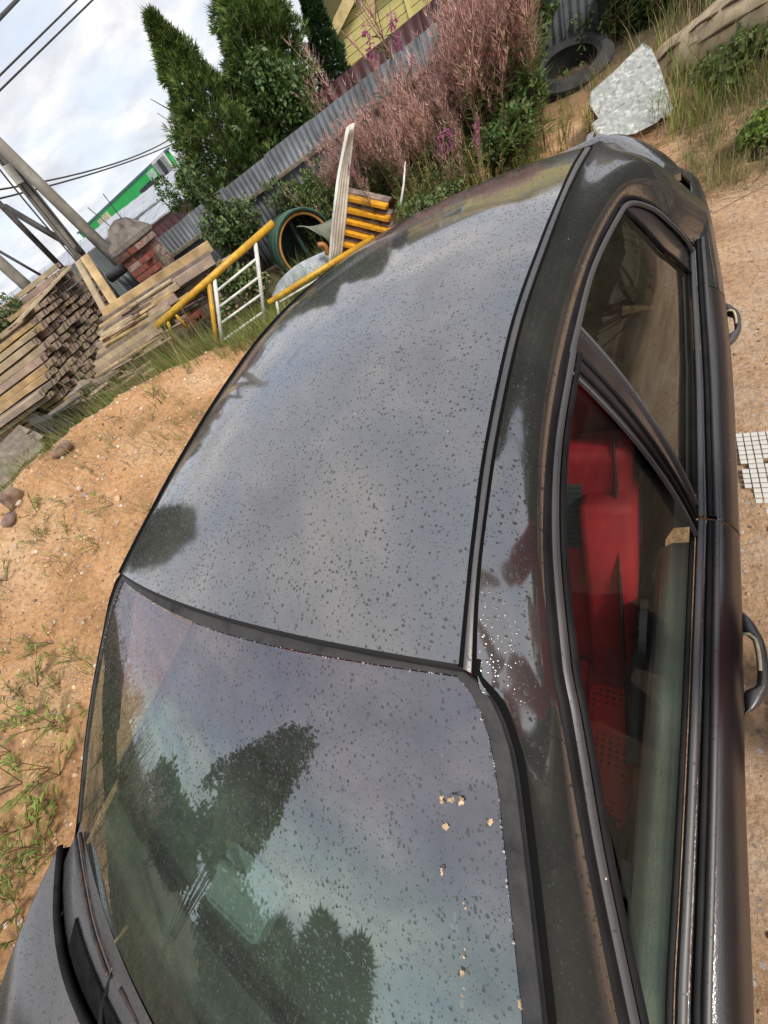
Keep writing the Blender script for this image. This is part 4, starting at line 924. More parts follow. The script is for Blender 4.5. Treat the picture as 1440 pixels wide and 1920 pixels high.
# ---------------------------------------------------------------- maroon fence behind, yellow house
MAR = mat('maroon_sheet', (.052, .016, .016), .45, var=.2, vscale=3)
f3 = empty('maroon_fence'); tag(f3, 'tall maroon ribbed metal fence behind the grey one, below the yellow gable', 'fence')
PM = pL - n_f * 2.6; fm_, dm, nm = vplane(PM, fd)
a, b_ = fm_(230, 478), fm_(860, -41); nseg = 12
for i in range(nseg):
    p, q = a + (b_ - a) * i / nseg, a + (b_ - a) * (i + 1) / nseg
    corr_sheet(f3, p, q, (p[2], q[2]), (.3, .3), MAR, pitch=.19, amp=.012, name='ribbed_sheet', rows_=2)
YEL = mat('yellow_siding', (.78, .70, .27), .6, var=.08, vscale=2.5, col2=(.70, .60, .24))
YEL2 = mat('yellow_fascia', (.66, .52, .24), .6, var=.15)
WHT = mat('white_paint', (.72, .73, .73), .5, var=.08)
GLS = mat('dark_window', (.02, .025, .03), .1, var=.2)
house = empty('yellow_house'); tag(house, 'pale yellow clapboard house gable rising above the maroon fence', 'house')
PH = np.array(wD(646, 136, 13.5)); fh, dh, nh = vplane(PH, fd)
e0 = fh(619, 78); c0 = fh(646, 136); W_h = 8.0; bh = .135; zb = c0[2] - 1.6; slope = None
top1 = fh(668, -20); run = (top1 - e0) @ dh; slope = (top1[2] - e0[2]) / max(run, .05)
z = zb; k = 0
while z < e0[2] + W_h / 2 * slope:
    s0 = max(0, (z + bh * .5 - e0[2]) / slope); s1 = W_h - s0
    if s1 <= s0: break
    p, q = c0 + dh * s0, c0 + dh * s1; p[2] = q[2] = z + bh / 2
    MB().box((p + q) / 2, (s1 - s0, .03, bh * .90), rot=basis(dh) @ np.array(rx(-7 if nh @ (CO - c0) > 0 else 7))).build('siding_board', YEL, house); z += bh; k += 1
    if k > 40: break
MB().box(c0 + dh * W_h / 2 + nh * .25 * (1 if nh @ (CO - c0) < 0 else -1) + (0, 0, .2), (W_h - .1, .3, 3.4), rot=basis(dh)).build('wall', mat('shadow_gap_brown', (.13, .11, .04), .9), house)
out_ = -1 if nh @ (CO - c0) < 0 else 1
for sgn in (0, 1):
    ea = e0 + (dh * W_h if sgn else 0) + nh * .16 * out_; ridge = e0 + dh * W_h / 2 + np.array([0, 0, W_h / 2 * slope]) + nh * .16 * out_
    ea = ea + (ea - ridge) * .05
    MB().box((ea + ridge) / 2 + (0, 0, .02), (np.linalg.norm(ridge - ea), .03, .20), rot=basis(ridge - ea)).build('bargeboard', YEL2, house)
    bk = -nh * out_ * 6
    rows = [[ea + (0, 0, .13), ridge + (0, 0, .13)], [ea + bk + (0, 0, .13), ridge + bk + (0, 0, .13)]]
    MB().grid(np.array(rows)).build('roof', mat('dark_roof', (.03, .03, .032), .6), house, solid=.05)
    rows = [[ea - (0, 0, .05), ridge - (0, 0, .05)], [ea - nh * out_ * .16 - (0, 0, .05), ridge - nh * out_ * .16 - (0, 0, .05)]]
    MB().grid(np.array(rows)).build('soffit', YEL2, house, solid=.01)
p = fh(766, 16) + nh * out_ * .03; MB().box(p - (0, 0, .3), (.09, .03, 1.6), rot=basis(dh)).build('corner_board', YEL, house)
p = fh(742, -60) + nh * out_ * .04; wf = MB().box(p + (0, 0, .35), (.8, .05, .8), rot=basis(dh)).build('window', WHT, house); MB().box(p + (0, 0, .35) + nh * out_ * .03, (.66, .02, .66), rot=basis(dh)).build('pane', GLS, wf)
MB().box(p - (0, 0, .08) + nh * out_ * .06, (.95, .14, .03), rot=basis(dh)).build('window_sill', WHT, wf)
# ---------------------------------------------------------------- far sheds and green building
TIN = mat('light_tin_roof', (.42, .44, .47), .5, metal=.2, var=.1, vscale=1.0)
TINW = mat('shed_wall_grey', (.17, .20, .20), .7, var=.2, vscale=1.2)
GRN = mat('green_cladding', (.025, .44, .10), .5, var=.06, vscale=.6)
def slab_quad(parent, pts, mt, name, th=.05):
    return MB().grid(np.array([[pts[0], pts[1]], [pts[3], pts[2]]])).build(name, mt, parent, solid=th)
shed = empty('metal_shed'); tag(shed, 'long low grey shed with a pale ribbed tin roof behind the timber pile at left', 'shed')
PS = np.array(wD(100, 520, 22.)); ds = fd / np.linalg.norm(fd); fs, ds_, nsd = vplane(PS, (ds[0] * .93 + ds[1] * .37 * 0, ds[1]))
eL, eR = fs(-120, 685), fs(228, 426)
fs2, _, _ = vplane(PS + (-2.6, 4.5, 0), (ds_[0], ds_[1]))
rL, rR = fs2(-120, 652), fs2(225, 396)
nr_ = 34
for i in range(nr_):
    t0, t1 = i / nr_, (i + 1) / nr_
    q = [eL + (eR - eL) * t0, eL + (eR - eL) * t1, rL + (rR - rL) * t1, rL + (rR - rL) * t0]; lift = (0, 0, .02 * (i % 2))
    slab_quad(shed, [x + lift for x in q], TIN, 'roof_sheet', .04)
MB().grid(np.array([[eL - (0, 0, 4), eR - (0, 0, 4)], [eL + (.25, -.3, -.02), eR + (.25, -.3, -.02)]])).build('wall', TINW, shed)
for i in range(24):
    p = eL + (eR - eL) * i / 24; MB().box(p + (.32, -.42, -2.0), (.03, .03, 4)).build('wall_rib', TINW, shed)
shed2 = empty('metal_shed'); tag(shed2, 'shed with two stepped pale tin roofs right of the brick pier, below the green building', 'shed')
def level(p, q, D):      # two photo points taken as ends of one level edge, p at distance D
    A = np.array(wD(*p, D)); dq = wray(*q); t = (A[2] - CO[2]) / dq[2]; Dq = t * math.hypot(dq[0], dq[1])
    if t > 0 and D * .5 < Dq < D * 2.2: return A, CO + dq * t
    B = np.array(wD(*q, D * 1.15)); return A, B
for (p0, p1, D1_), (r0, r1, D2_), nn, wm in ((((420, 318), (236, 455), 15.), ((430, 280), (262, 408), 19.), 14, MAR), (((430, 276), (180, 462), 22.), ((430, 238), (182, 428), 30.), 26, TINW)):
    B, A = np.array(wD(*p0, D1_)), np.array(wD(*p1, D1_ * 1.12)); C_, D_ = np.array(wD(*r0, D2_)), np.array(wD(*r1, D2_ * 1.12))
    for i in range(nn):
        t0, t1 = i / nn, (i + 1) / nn; lift = np.array((0, 0, .012 * (i % 2)))
        slab_quad(shed2, [A + (B - A) * t0 + lift, A + (B - A) * t1 + lift, D_ + (C_ - D_) * t1 + lift, D_ + (C_ - D_) * t0 + lift], TIN, 'roof_sheet', .03)
    MB().grid(np.array([[A - (0, 0, 3), B - (0, 0, 3)], [A - (0, 0, .03), B - (0, 0, .03)]])).build('wall', wm, shed2)
gb = empty('green_building'); tag(gb, 'long bright green flat-roofed building far behind the sheds', 'building')
qa = np.array(wD(314, 283, 42.)); qb = np.array(wZ(180, 408, qa[2])); f_g, dg, ng = vplane(qa, qa - qb)
q0, q1 = f_g(150, 436), qa.copy(); zlow = -1.0
og = -1 if ng @ (CO - q0) < 0 else 1
gl_, gh_ = q0.copy(), q1.copy(); zt = float(qa[2])
q0[2] = q1[2] = 0
def gbox(s0, s1, z0, z1, th, mt, name, off=0.0, par=gb):
    c = q0 + dg * ((s0 + s1) / 2) + ng * og * off; c[2] = (z0 + z1) / 2; return MB().box(c, (abs(s1 - s0), th, z1 - z0), rot=basis(dg)).build(name, mt, par)
Lg = (q1 - q0) @ dg; sg = 1 if Lg > 0 else -1
nP = 12
for i in range(nP): gbox(Lg * i / nP + .004 * sg, Lg * (i + 1) / nP - .004 * sg, zlow, zt, .3, GRN, 'cladding_panel', 0)
gbox(-.2 * sg, Lg + .2 * sg, zt, zt + .12, .4, mat('blue_grey_trim', (.10, .16, .22), .5), 'roof_trim')
gbox(Lg + .02 * sg, Lg + 7 * sg, zlow, zt - .2, .3, mat('pale_cladding', (.50, .50, .53), .6), 'end_wall', -2.0)
wq = (f_g(311, 311) - q0) @ dg; wz = f_g(311, 311)[2]
wn_ = gbox(wq - .8, wq + .8, wz - .6, wz + .6, .12, WHT, 'window', .25)
for s_ in (-.5, 0, .5): gbox(wq + s_ - .2, wq + s_ + .2, wz - .48, wz + .48, .05, GLS if s_ == 0 else mat('grey_blind', (.30, .31, .32), .6), 'pane', .36, wn_)
for (px, py) in ((206, 403), (197, 413)):
    w_ = f_g(px, py); s_ = (w_ - q0) @ dg; gbox(s_ - .28, s_ + .28, w_[2] - .25, w_[2] + .25, .35, mat('unit_beige', (.55, .5, .38), .6), 'air_conditioner', .35)
w_ = f_g(290, 324); s_ = (w_ - q0) @ dg; gbox(s_ - .3, s_ + .3, w_[2] - .25, w_[2] + .25, .4, mat('lamp_green_white', (.4, .6, .45), .4), 'wall_lamp', .3)
for i in range(7):
    w_ = f_g(273 + 4.2 * i, 361 - 4.0 * i); s_ = (w_ - q0) @ dg; gbox(s_ - .22, s_ + .22, w_[2] - .3, w_[2] + .3, .1, GLS, 'small_window', .2)
# ---------------------------------------------------------------- poles and wires
POLE = mat('grey_pole_wood', (.27, .25, .21), .85, var=.2, vscale=5, bump=.3, bscale=30, col2=(.19, .17, .14))
DKM = mat('dark_steel', (.045, .038, .035), .6, var=.3)
def post2(px0, py0, px1, py1, D, r0, r1, mt, name, label, cat, D1=None, ext=1.4):
    a = np.array(wD(px0, py0, D)); b = np.array(wD(px1, py1, D1 or D)); a2 = b + (a - b) * ext; 
    o = MB().tube([b, (a2 + b) / 2, a2], [r1, (r0 + r1) / 2, r0], 12).build(name, mt, smooth=True); tag(o, label, cat); return o
pole = empty('utility_pole'); tag(pole, 'grey utility pole with cables and a small meter box, rising left of the brick pier', 'pole')
P0_, P1_ = np.array(wD(215, 560, 10.2)), np.array(wD(10, 302, 10.2)); P2_ = P1_ + (P1_ - P0_) * .5; P0g = P0_ - (P1_ - P0_) * .15
MB().tube([P0g, (P0g + P2_) / 2, P2_], [.115, .10, .09], 14).build('shaft', POLE, pole, smooth=True)
side = np.cross((P1_ - P0_) / np.linalg.norm(P1_ - P0_), CO - P0_); side /= np.linalg.norm(side); fr_ = (CO - P0_) / np.linalg.norm(CO - P0_)
for k_, (o1, o2, rr) in enumerate(((.09, .105, .014), (.03, .06, .012), (-.10, -.02, .010), (-.11, -.105, .016))):
    A_ = P0_ + (P2_ - P0_) * .12 + side * o2 + fr_ * .10; B_ = P2_ + side * o1 + fr_ * .08; Mi = (A_ + B_) / 2 + side * random.uniform(-.05, .05)
    MB().tube(crom([A_, Mi, B_], 12), rr, 6).build('cable', DKM, pole, smooth=True)
bx = np.array(wD(26, 328, 10.0)); MB().box(bx, (.13, .10, .24), rot=basis(side, (P1_ - P0_))).build('meter_box', mat('box_grey', (.40, .39, .34), .6), pole, bevel=.01)
post2(0, 272, 232, 500, 9.6, .085, .10, POLE, 'pole_brace', 'pale slanting brace pole leaning against the utility pole behind the brick pier', 'pole', D1=9.2)
post2(2, 385, 122, 508, 11.0, .05, .055, DKM, 'steel_post', 'thin dark steel post left of the utility pole', 'post')
post2(0, 492, 72, 556, 11.5, .11, .115, POLE, 'concrete_post', 'grey concrete post nearest the left edge behind the timber pile', 'post')
def beam2(p, q, D, r, mt, name, label, cat, D1=None):
    o = MB().tube([np.array(wD(*p, D)), np.array(wD(*q, D1 or D))], r, 8).build(name, mt, smooth=True); return tag(o, label, cat)
beam2((10, 388), (155, 474), 10.6, .055, DKM, 'steel_strut', 'black slanting steel strut running down to the utility pole', 'strut', 10.1)
beam2((-10, 466), (92, 525), 11.3, .028, DKM, 'steel_rod', 'thin slanting steel rod near the left edge behind the timber', 'rod')
beam2((120, 455), (240, 527), 9.5, .045, DKM, 'steel_strut', 'dark steel bar passing behind the utility pole to the pipe', 'strut', 9.0) if False else None
def wire(p, q, D, r, sag, label):
    a, b = np.array(wD(*p, D[0])), np.array(wD(*q, D[1])); pts = [a + (b - a) * t + np.array([0, 0, -sag * 4 * t * (1 - t)]) for t in np.linspace(0, 1, 14)]
    tag(MB().tube(pts, r, 5).build('overhead_wire', DKM, smooth=True), label, 'wire')
wire((-60, 200), (200, -55), (13, 18), .016, .0, 'upper of the two parallel wires crossing the top left corner')
wire((-60, 228), (230, -55), (13, 18), .016, .0, 'lower of the two parallel wires crossing the top left corner')
wire((-20, 54), (55, -24), (9, 12), .022, .0, 'thick twisted cable cutting off the top left corner')
wire((-40, 362), (340, 247), (16, 30), .022, .3, 'thin wire ending behind the tip of the fir tree, upper of the pair')
wire((-40, 382), (340, 262), (16, 30), .022, .15, 'thin wire crossing the upper one above the green building')
# ---------------------------------------------------------------- brick pier
BR = [mat('brick_red', (.33, .085, .055), .85, var=.3, vscale=20, bump=.4, bscale=60, col2=(.20, .08, .06)), mat('brick_faded', (.33, .17, .13), .9, var=.3, vscale=16, bump=.4, bscale=60, col2=(.33, .27, .23)), mat('brick_dark', (.15, .07, .055), .9, var=.3, vscale=20, bump=.4, bscale=60)]
MORT = mat('old_mortar', (.28, .25, .22), .95, var=.2, vscale=30, bump=.4)
pier = empty('brick_pier'); tag(pier, 'weathered red brick gate pier with a peaked concrete cap at the end of the fence', 'pillar')
cp_ = np.array(wD(262, 470, 8.5)); top_z = wD(258, 452, 8.5).z; yaw = math.atan2(fd[1], fd[0]) + math.radians(2)
R2 = np.array([[math.cos(yaw), -math.sin(yaw), 0], [math.sin(yaw), math.cos(yaw), 0], [0, 0, 1]])
pier.location = (cp_[0], cp_[1], 0.55); pier.rotation_euler = (0, 0, yaw); H_ = top_z - .55; ch = .082; nc = int(H_ / ch)
bmesh_ = []
for v in range(6):
    b = MB().box((0, 0, 0), (.245, .118, .070), jit=.003); me = b.mesh('brick'); me.materials.append(BR[(0, 1, 0, 2, 0, 1)[v]]); bmesh_.append(me)
MB().box((0, 0, H_ / 2), (.485, .485, H_ - .01)).build('mortar_core', MORT, pier)
for c in range(nc):
    z = (c + .5) * ch + .0; corb = 0.0 if c < nc - 1 else .045
    hw = .25 + corb
    for side_ in range(4):
        a = side_ * math.pi / 2
        for k in (-1, 0) if True else ():
            o_ = (.1275 + k * .255 + (.0 if c % 2 == 0 else .0)); xs_ = o_ if c % 2 == 0 else (o_ - .06 if side_ % 2 else o_ + .0)
            x, y = xs_ * (1 + corb * 1.5), -hw + .055; X = x * math.cos(a) - y * math.sin(a); Y = x * math.sin(a) + y * math.cos(a)
            if c == nc - 1 or True:
                obj('brick', random.choice(bmesh_), pier, (X + random.uniform(-.003, .003), Y + random.uniform(-.003, .003), z), (0, 0, a + random.uniform(-.012, .012)), (1.0 - (.02 if c % 2 else 0), 1, 1))
cap = MB(); hz = H_ + .005
ring0 = [(-.30, -.30, hz), (.30, -.30, hz), (.30, .30, hz), (-.30, .30, hz)]
cap.add(ring0 + [(x * .98, y * .98, hz + .07) for x, y, _ in ring0] + [(x * .42, y * .42, hz + .30) for x, y, _ in ring0] + [(0, 0, hz + .34)], [(3, 2, 1, 0)] + [(i, (i + 1) % 4, 4 + (i + 1) % 4, 4 + i) for i in range(4)] + [(4 + i, 4 + (i + 1) % 4, 8 + (i + 1) % 4, 8 + i) for i in range(4)] + [(8 + i, 8 + (i + 1) % 4, 12) for i in range(4)])
cap.build('pier_cap', mat('mossy_concrete', (.125, .10, .085), .95, var=.4, vscale=9, bump=1.0, bscale=25, col2=(.22, .19, .165)), pier, bevel=.012, seg=1)
for dx in (-.1, .12): MB().tube([(dx, 0, hz + .25), (dx - .05 + dx * .6, 0.02, hz + .62)], .007, 5).build('rusty_rod', DKM, pier)
MB().box((.30, -.12, .45), (.07, .05, 1.25), jit=.01).build('timber_batten', WOODG, pier)
MB().box((.38, -.16, .40), (.06, .04, 1.15), rot=rx(2), jit=.01).build('timber_batten', WOODG, pier)
# ---------------------------------------------------------------- timber piles
WD = [mat('plank_straw', (.42, .34, .22), .85, var=.22, vscale=5, bump=.35, bscale=70, col2=(.40, .31, .20)), mat('plank_pinkish', (.42, .31, .24), .85, var=.2, vscale=6, bump=.35, bscale=70, col2=(.30, .23, .19)), mat('plank_grey', (.26, .21, .17), .9, var=.25, vscale=6, bump=.35, bscale=70, col2=(.16, .12, .10)), mat('plank_honey', (.46, .32, .16), .8, var=.22, vscale=5, bump=.3, bscale=70)]
WDK = mat('plank_end_dark', (.20, .14, .10), .95, var=.45, vscale=22, bump=.5, bscale=80, col2=(.40, .31, .24), c2thr=(.45, .65))
def plank_mesh(L_, w, h, mt, endm=WDK):
    b = MB(); n = 4; X = np.linspace(0, L_, n); R = []
    for x in X: R.append([(x, -w / 2 + random.uniform(-.004, .004), -h / 2), (x, w / 2, -h / 2 + random.uniform(-.004, .004)), (x, w / 2 + random.uniform(-.004, .004), h / 2), (x, -w / 2, h / 2 + random.uniform(-.004, .004))])
    b.grid(np.array(R), close=True, flip=True); b.f.append((0, 1, 2, 3)); b.m.append(1); k = (n - 1) * 4; b.f.append((k + 3, k + 2, k + 1, k)); b.m.append(1)
    me = b.mesh('plank'); me.materials.append(mt); me.materials.append(endm); return me
PL = {}
def plank(parent, origin, axis, L_, w, h, mi, roll=0.0, name='plank'):
    key = (round(L_, 1), round(w, 2), round(h, 2), mi, random.randint(0, 1))
    if key not in PL: PL[key] = plank_mesh(*key[:3], WD[mi])
    B_ = basis(axis); c, s = math.cos(roll), math.sin(roll); B_ = B_ @ np.array([[1, 0, 0], [0, c, -s], [0, s, c]])
    M_ = Matrix([[*B_[0], origin[0]], [*B_[1], origin[1]], [*B_[2], origin[2]], [0, 0, 0, 1]])
    o = obj(name, PL[key], parent); o.matrix_local = M_; return o
# pile 1: stack seen on its end grain, boards running away to the left
st1 = empty('timber_stack'); tag(st1, 'tall stack of weathered planks and battens with dark end grain beneath the utility pole', 'timber stack')
ax1 = np.array([-.86, -.50, -.0]); ax1 /= np.linalg.norm(ax1); sd1 = np.array([ax1[1], -ax1[0], 0]) # side towards the pier
if sd1 @ np.array([0, 1, 0]) < 0: sd1 = -sd1
E0 = np.array(wD(88, 738, 7.3)); E1 = np.array(wD(200, 720, 8.0)); wst = 1.28
PG = [(58, 602), (76, 560), (112, 490), (150, 512), (212, 556), (224, 600), (206, 662), (192, 728), (130, 748), (76, 742), (86, 690), (66, 650)]
def inpoly(x, y):
    c = False; n = len(PG)
    for i in range(n):
        (x1, y1), (x2, y2) = PG[i], PG[(i + 1) % n]
        if (y1 > y) != (y2 > y) and x < (x2 - x1) * (y - y1) / (y2 - y1) + x1: c = not c
    return c
def projpx(P):
    q = (np.array(P) - CO) @ CW; return 720 + FPX * q[0] / q[2], 960 + FPX * q[1] / q[2]
Pm = np.array(wD(150, 640, 7.6)); hh = .078
for r in range(-18, 24):
    x = -2.0; nin = 0
    while x < 2.2:
        w = random.choice((.05, .06, .08, .11, .13)); c = Pm + sd1 * (x + w / 2) + (0, 0, r * hh); px_, py_ = projpx(c)
        if inpoly(px_, py_):
            nin += 1
            if not (nin > 2 and random.random() < .14):
                edge = nin <= 2 or r % 5 == 0; L_ = random.choice((1.2, 1.6)) if not edge else random.choice((1.1, 1.3))
                jog = random.uniform(-.10, .08); plank(st1, c + ax1 * jog + (0, 0, random.uniform(-.008, .008)), ax1 + np.array([random.uniform(-.03, .03), random.uniform(-.03, .03), random.uniform(-.012, .012)]), L_, w * .92, hh * random.uniform(.55, .9), random.choice((0, 0, 1, 3)) if edge else random.choice((0, 1, 1, 2)), roll=random.uniform(-.04, .04))
        x += w
# slanting boards leaning on the stack and up against the pole
pa, pb = np.array(wD(158, 480, 8.0)), np.array(wD(226, 585, 7.5))
plank(st1, pa, pb - pa, 1.5, .13, .03, 3, name='leaning_board'); pa, pb = np.array(wD(146, 490, 8.15)), np.array(wD(205, 600, 7.6))
plank(st1, pa, pb - pa, 1.5, .10, .03, 0, name='leaning_board')
pa, pb = np.array(wD(125, 505, 8.3)), np.array(wD(50, 585, 7.6)); plank(st1, pa, pb - pa, 1.4, .25, .02, 0, name='leaning_board')
# pile 2: long beams and boards in front, side on
st2 = empty('timber_stack'); tag(st2, 'low stack of long straw-coloured beams lying in front of the brick pier', 'timber stack')
def long_board(p, q, D0, D1, w, h, mi, roll=0.0):
    a, b = np.array(wD(*p, D0)), np.array(wD(*q, D1)); plank(st2, a, b - a, round(float(np.linalg.norm(b - a)), 1), w, h, mi, roll, name='beam')
long_board((197, 588), (396, 459), 7.4, 7.1, .14, .12, 3)
for k_, (p, q, w, h, mi, dd) in enumerate([((196, 602), (392, 478), .12, .09, 2, .05), ((198, 615), (398, 487), .10, .10, 1, -.1), ((188, 628), (330, 536), .10, .07, 0, -.15), ((190, 637), (326, 546), .12, .05, 3, -.2), ((185, 650), (330, 556), .12, .08, 1, -.2), ((186, 662), (318, 572), .10, .05, 0, -.25), ((184, 672), (315, 585), .12, .07, 2, -.25), ((180, 684), (312, 596), .12, .06, 0, -.3), ((180, 696), (306, 612), .10, .07, 1, -.3), ((182, 708), (310, 625), .12, .05, 2, -.3), ((180, 716), (300, 640), .10, .06, 0, -.3), ((250, 590), (392, 505), .14, .05, 2, .05), ((258, 600), (385, 520), .12, .06, 2, .05), ((268, 608), (380, 535), .12, .05, 1, .05)]):
    long_board(p, q, 7.3 + dd, 7.0 + dd, w, h, mi, random.uniform(-.08, .08))
for k_ in range(26):      # thinner laths between and over the beams
    u_ = RNG.uniform(0, 1); y0_ = 606 + 112 * u_; x0_ = 186 + RNG.uniform(-8, 60); L2_ = RNG.uniform(50, 125)
    long_board((x0_, y0_ - (x0_ - 186) * .62), (x0_ + L2_, y0_ - (x0_ - 186 + L2_) * .62 + RNG.uniform(-5, 5)), 7.05 - .25 * u_, 6.9 - .25 * u_, random.choice((.04, .06, .09)), .022, random.choice((0, 1, 2, 2, 3)), RNG.uniform(-.4, .4))
for k_ in range(12):
    x = 335 + RNG.uniform(0, 90); y = 470 + (420 - x) * .35 + RNG.uniform(20, 90)
    long_board((x - 25, y + 14), (x + 25, y - 14), 7.3, 7.2, .07, .05, random.choice((1, 2)), RNG.uniform(-.5, .5))
# broken boards at the foot of the piles
st3 = empty('broken_boards'); tag(st3, 'loose broken boards and bark lying in the grass below the timber piles', 'scrap wood')
for k_ in range(30):
    x, y = RNG.uniform(150, 310), 0; y = 775 - (x - 85) * .33 + RNG.uniform(-38, 8); D = RNG.uniform(6.0, 6.9); a = np.array(wD(x, y, D)); 
    ang = RNG.uniform(-.5, .5) + math.radians(200); ax_ = np.array([math.cos(ang), math.sin(ang), RNG.uniform(-.12, .08)])
    plank(st3, a, ax_, random.choice((.25, .35, .5)), random.choice((.05, .08, .12)), .03, random.choice((0, 1, 2, 2)), RNG.uniform(-.6, .6), name='board')
# black tyres under the left end, slates at the left edge
def tyre_obj(c, R_, wdt, axis, label, hole=.58, seg=32, treads=3, name='tyre', grp=None):
    prof = [(hole, -.42), (hole + .10, -.5), (.86, -.5), (.965, -.40)]
    z = -.40
    for k_ in range(treads + 1):
        z1 = -.40 + .8 * (k_ + .93) / (treads + 1); z2 = -.40 + .8 * (k_ + 1.0) / (treads + 1); prof += [(1.0, -.40 + .8 * k_ / (treads + 1) + .012), (1.0, z1)]
        if k_ < treads: prof += [(.965, z1 + .01), (.965, z2)]
    prof += [(.965, .40), (.86, .5), (hole + .10, .5), (hole, .42), (hole + .03, .30), (hole + .03, -.30)]
    B_ = basis(axis, (0.1, .2, 1) if abs(axis[2]) < .9 else (1, 0, 0)); rows = []
    for r, z in prof: rows.append([B_ @ np.array([z * wdt, r * R_ * math.cos(t), r * R_ * math.sin(t)]) for t in np.linspace(0, 2 * math.pi, seg, endpoint=False)])
    o = MB().grid(np.array(rows + [rows[0]]), close=True).build(name, mat('old_tyre_rubber', (.020, .021, .023), .8, var=.35, vscale=8, bump=.3, bscale=40, col2=(.045, .043, .040)), loc=c, smooth=True, autos=35); tag(o, label, 'tyre', grp); return o
0 and tyre_obj(tuple(wD(8, 735, 7.0)), .36, .24, (.8, -.3, .5), 'worn black tyre at the left edge under the plank ends')
0 and tyre_obj(tuple(wD(36, 722, 7.5)), .34, .22, (.3, .2, .9), 'black tyre lying under the plank ends')
0 and tyre_obj(tuple(wD(66, 778, 6.7)), .34, .25, (.25, -.3, .9), 'large black tyre leaning under the timber stack')
tyre_obj(tuple(wD(112, 772, 6.8)), .34, .22, (.2, .1, .95), 'black tyre half hidden by grass below the timber stack')
SLT = mat('grey_slate', (.22, .185, .15), .85, var=.25, vscale=9, bump=.3)
sl = empty('slate_pile'); tag(sl, 'pile of overlapping grey brown slates at the left edge above the sand heap', 'slates')
sm = MB().box((0, 0, 0), (.19, .11, .016), jit=.006).mesh('slate'); sm.materials.append(SLT)
cs = np.array(wD(2, 842, 5.4)); tocam = (CO - cs) / np.linalg.norm(CO - cs); sn = tocam * .75 + np.array([.1, .1, .6]); sn /= np.linalg.norm(sn); su = np.cross([0, 0, 1], sn); su /= np.linalg.norm(su); sv_2 = np.cross(sn, su)
for i in range(5):
    for j in range(4):
        if random.random() < .15: continue
        p = cs + su * (-.36 + .128 * i + .06 * (j % 2)) + sv_2 * (-.20 + .072 * j) - sn * .012 * j + RNG.normal(0, .006, 3); tl = random.uniform(.02, .10)
        n2 = sn + sv_2 * -.12 + RNG.normal(0, .03, 3); n2 /= np.linalg.norm(n2); u2 = su + RNG.normal(0, .04, 3); u2 -= n2 * (u2 @ n2); u2 /= np.linalg.norm(u2); v2 = np.cross(n2, u2)
        obj('slate', sm, sl).matrix_local = Matrix([[u2[0], v2[0], n2[0], p[0]], [u2[1], v2[1], n2[1], p[1]], [u2[2], v2[2], n2[2], p[2]], [0, 0, 0, 1]])
# ---------------------------------------------------------------- yellow and white tube barriers
YP = mat('yellow_pipe_paint', (.62, .36, .025), .45, var=.15, vscale=14, col2=(.50, .26, .03), bump=.15)
WP = mat('white_pipe_paint', (.68, .68, .64), .5, var=.12, vscale=14, col2=(.50, .42, .30), c2thr=(.6, .7))
ga = empty('tube_barrier'); tag(ga, 'yellow and white tubular barrier standing in the grass behind the sand heap', 'barrier')
vd = np.array(wD(440, 560, 6.3)) - CO; pdir = np.array([-vd[1], vd[0]]); pg, gd_, gn_ = vplane(np.array(wD(412, 650, 6.2)), -pdir)
def gt(parent, pts, r, mt, name, f=pg, off=0): return MB().tube([f(*p) + gn_ * off for p in pts], r, 10).build(name, mt, parent, smooth=True)
gt(ga, [(292, 613), (512, 418)], .042, YP, 'top_tube'); gt(ga, [(409, 667), (520, 601)], .040, YP, 'bottom_tube')
h0 = gt(ga, [(512.3, 417.7), (513.2, 416.9)], .032, mat('rust', (.16, .06, .03), .9, var=.3), 'open_end')
gt(ga, [(391, 527), (409, 665)], .030, YP, 'post'); gt(ga, [(397, 524), (414, 655)], .018, DKM, 'post', off=.01); gt(ga, [(402, 522), (418, 655)], .026, WP, 'post'); gt(ga, [(478, 450), (497, 604)], .027, WP, 'post')
for a_, b_ in (((404, 548), (481, 485)), ((408, 578), (485, 520)), ((412, 608), (488, 553)), ((416, 640), (492, 586))): gt(ga, [a_, b_], .016, WP, 'rung')
gt(ga, [(312, 597), (322, 623)], .022, YP, 'foot'); gt(ga, [(325, 585), (350, 613)], .02, YP, 'foot')
gb2 = empty('tube_barrier'); tag(gb2, 'second yellow and white tubular barrier running behind the car roof', 'barrier')
gt(gb2, [(503, 568), (700, 445)], .036, YP, 'top_tube'); gt(gb2, [(518, 563), (526, 610)], .020, WP, 'post'); gt(gb2, [(524, 566), (640, 498)], .014, WP, 'rung'); gt(gb2, [(526, 588), (640, 520)], .014, WP, 'rung'); gt(gb2, [(526, 606), (640, 540)], .026, YP, 'bottom_tube')
# ---------------------------------------------------------------- green barrel, hoses, white sheet, orange pallet
bar = empty('plastic_barrel'); tag(bar, 'dark green barrel lying open towards us behind the grey hoses', 'barrel')
bc = np.array(wD(577, 462, 7.1)); bax = (CO - bc); bax[2] *= .25; bax = bax / np.linalg.norm(bax); bax = np.array([bax[0] * .97 + bax[1] * -.2, bax[1] * .97 + bax[0] * .2, bax[2]]); Bb = basis(bax); Rb = .46
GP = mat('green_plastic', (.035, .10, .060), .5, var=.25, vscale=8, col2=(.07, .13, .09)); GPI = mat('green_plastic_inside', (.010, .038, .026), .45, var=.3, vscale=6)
rows = [[bc + Bb[:, 0] * x + (Bb[:, 1] * math.cos(t) + Bb[:, 2] * math.sin(t)) * Rb * r for t in np.linspace(0, 2 * math.pi, 32, endpoint=False)] for x, r in ((0, 1), (-.02, 1.03), (-.05, 1.0), (-.30, 1.0), (-.33, 1.03), (-.36, 1.0), (-.8, 1.0))]
MB().grid(np.array(rows), close=True).build('shell', GP, bar, smooth=True, autos=40)
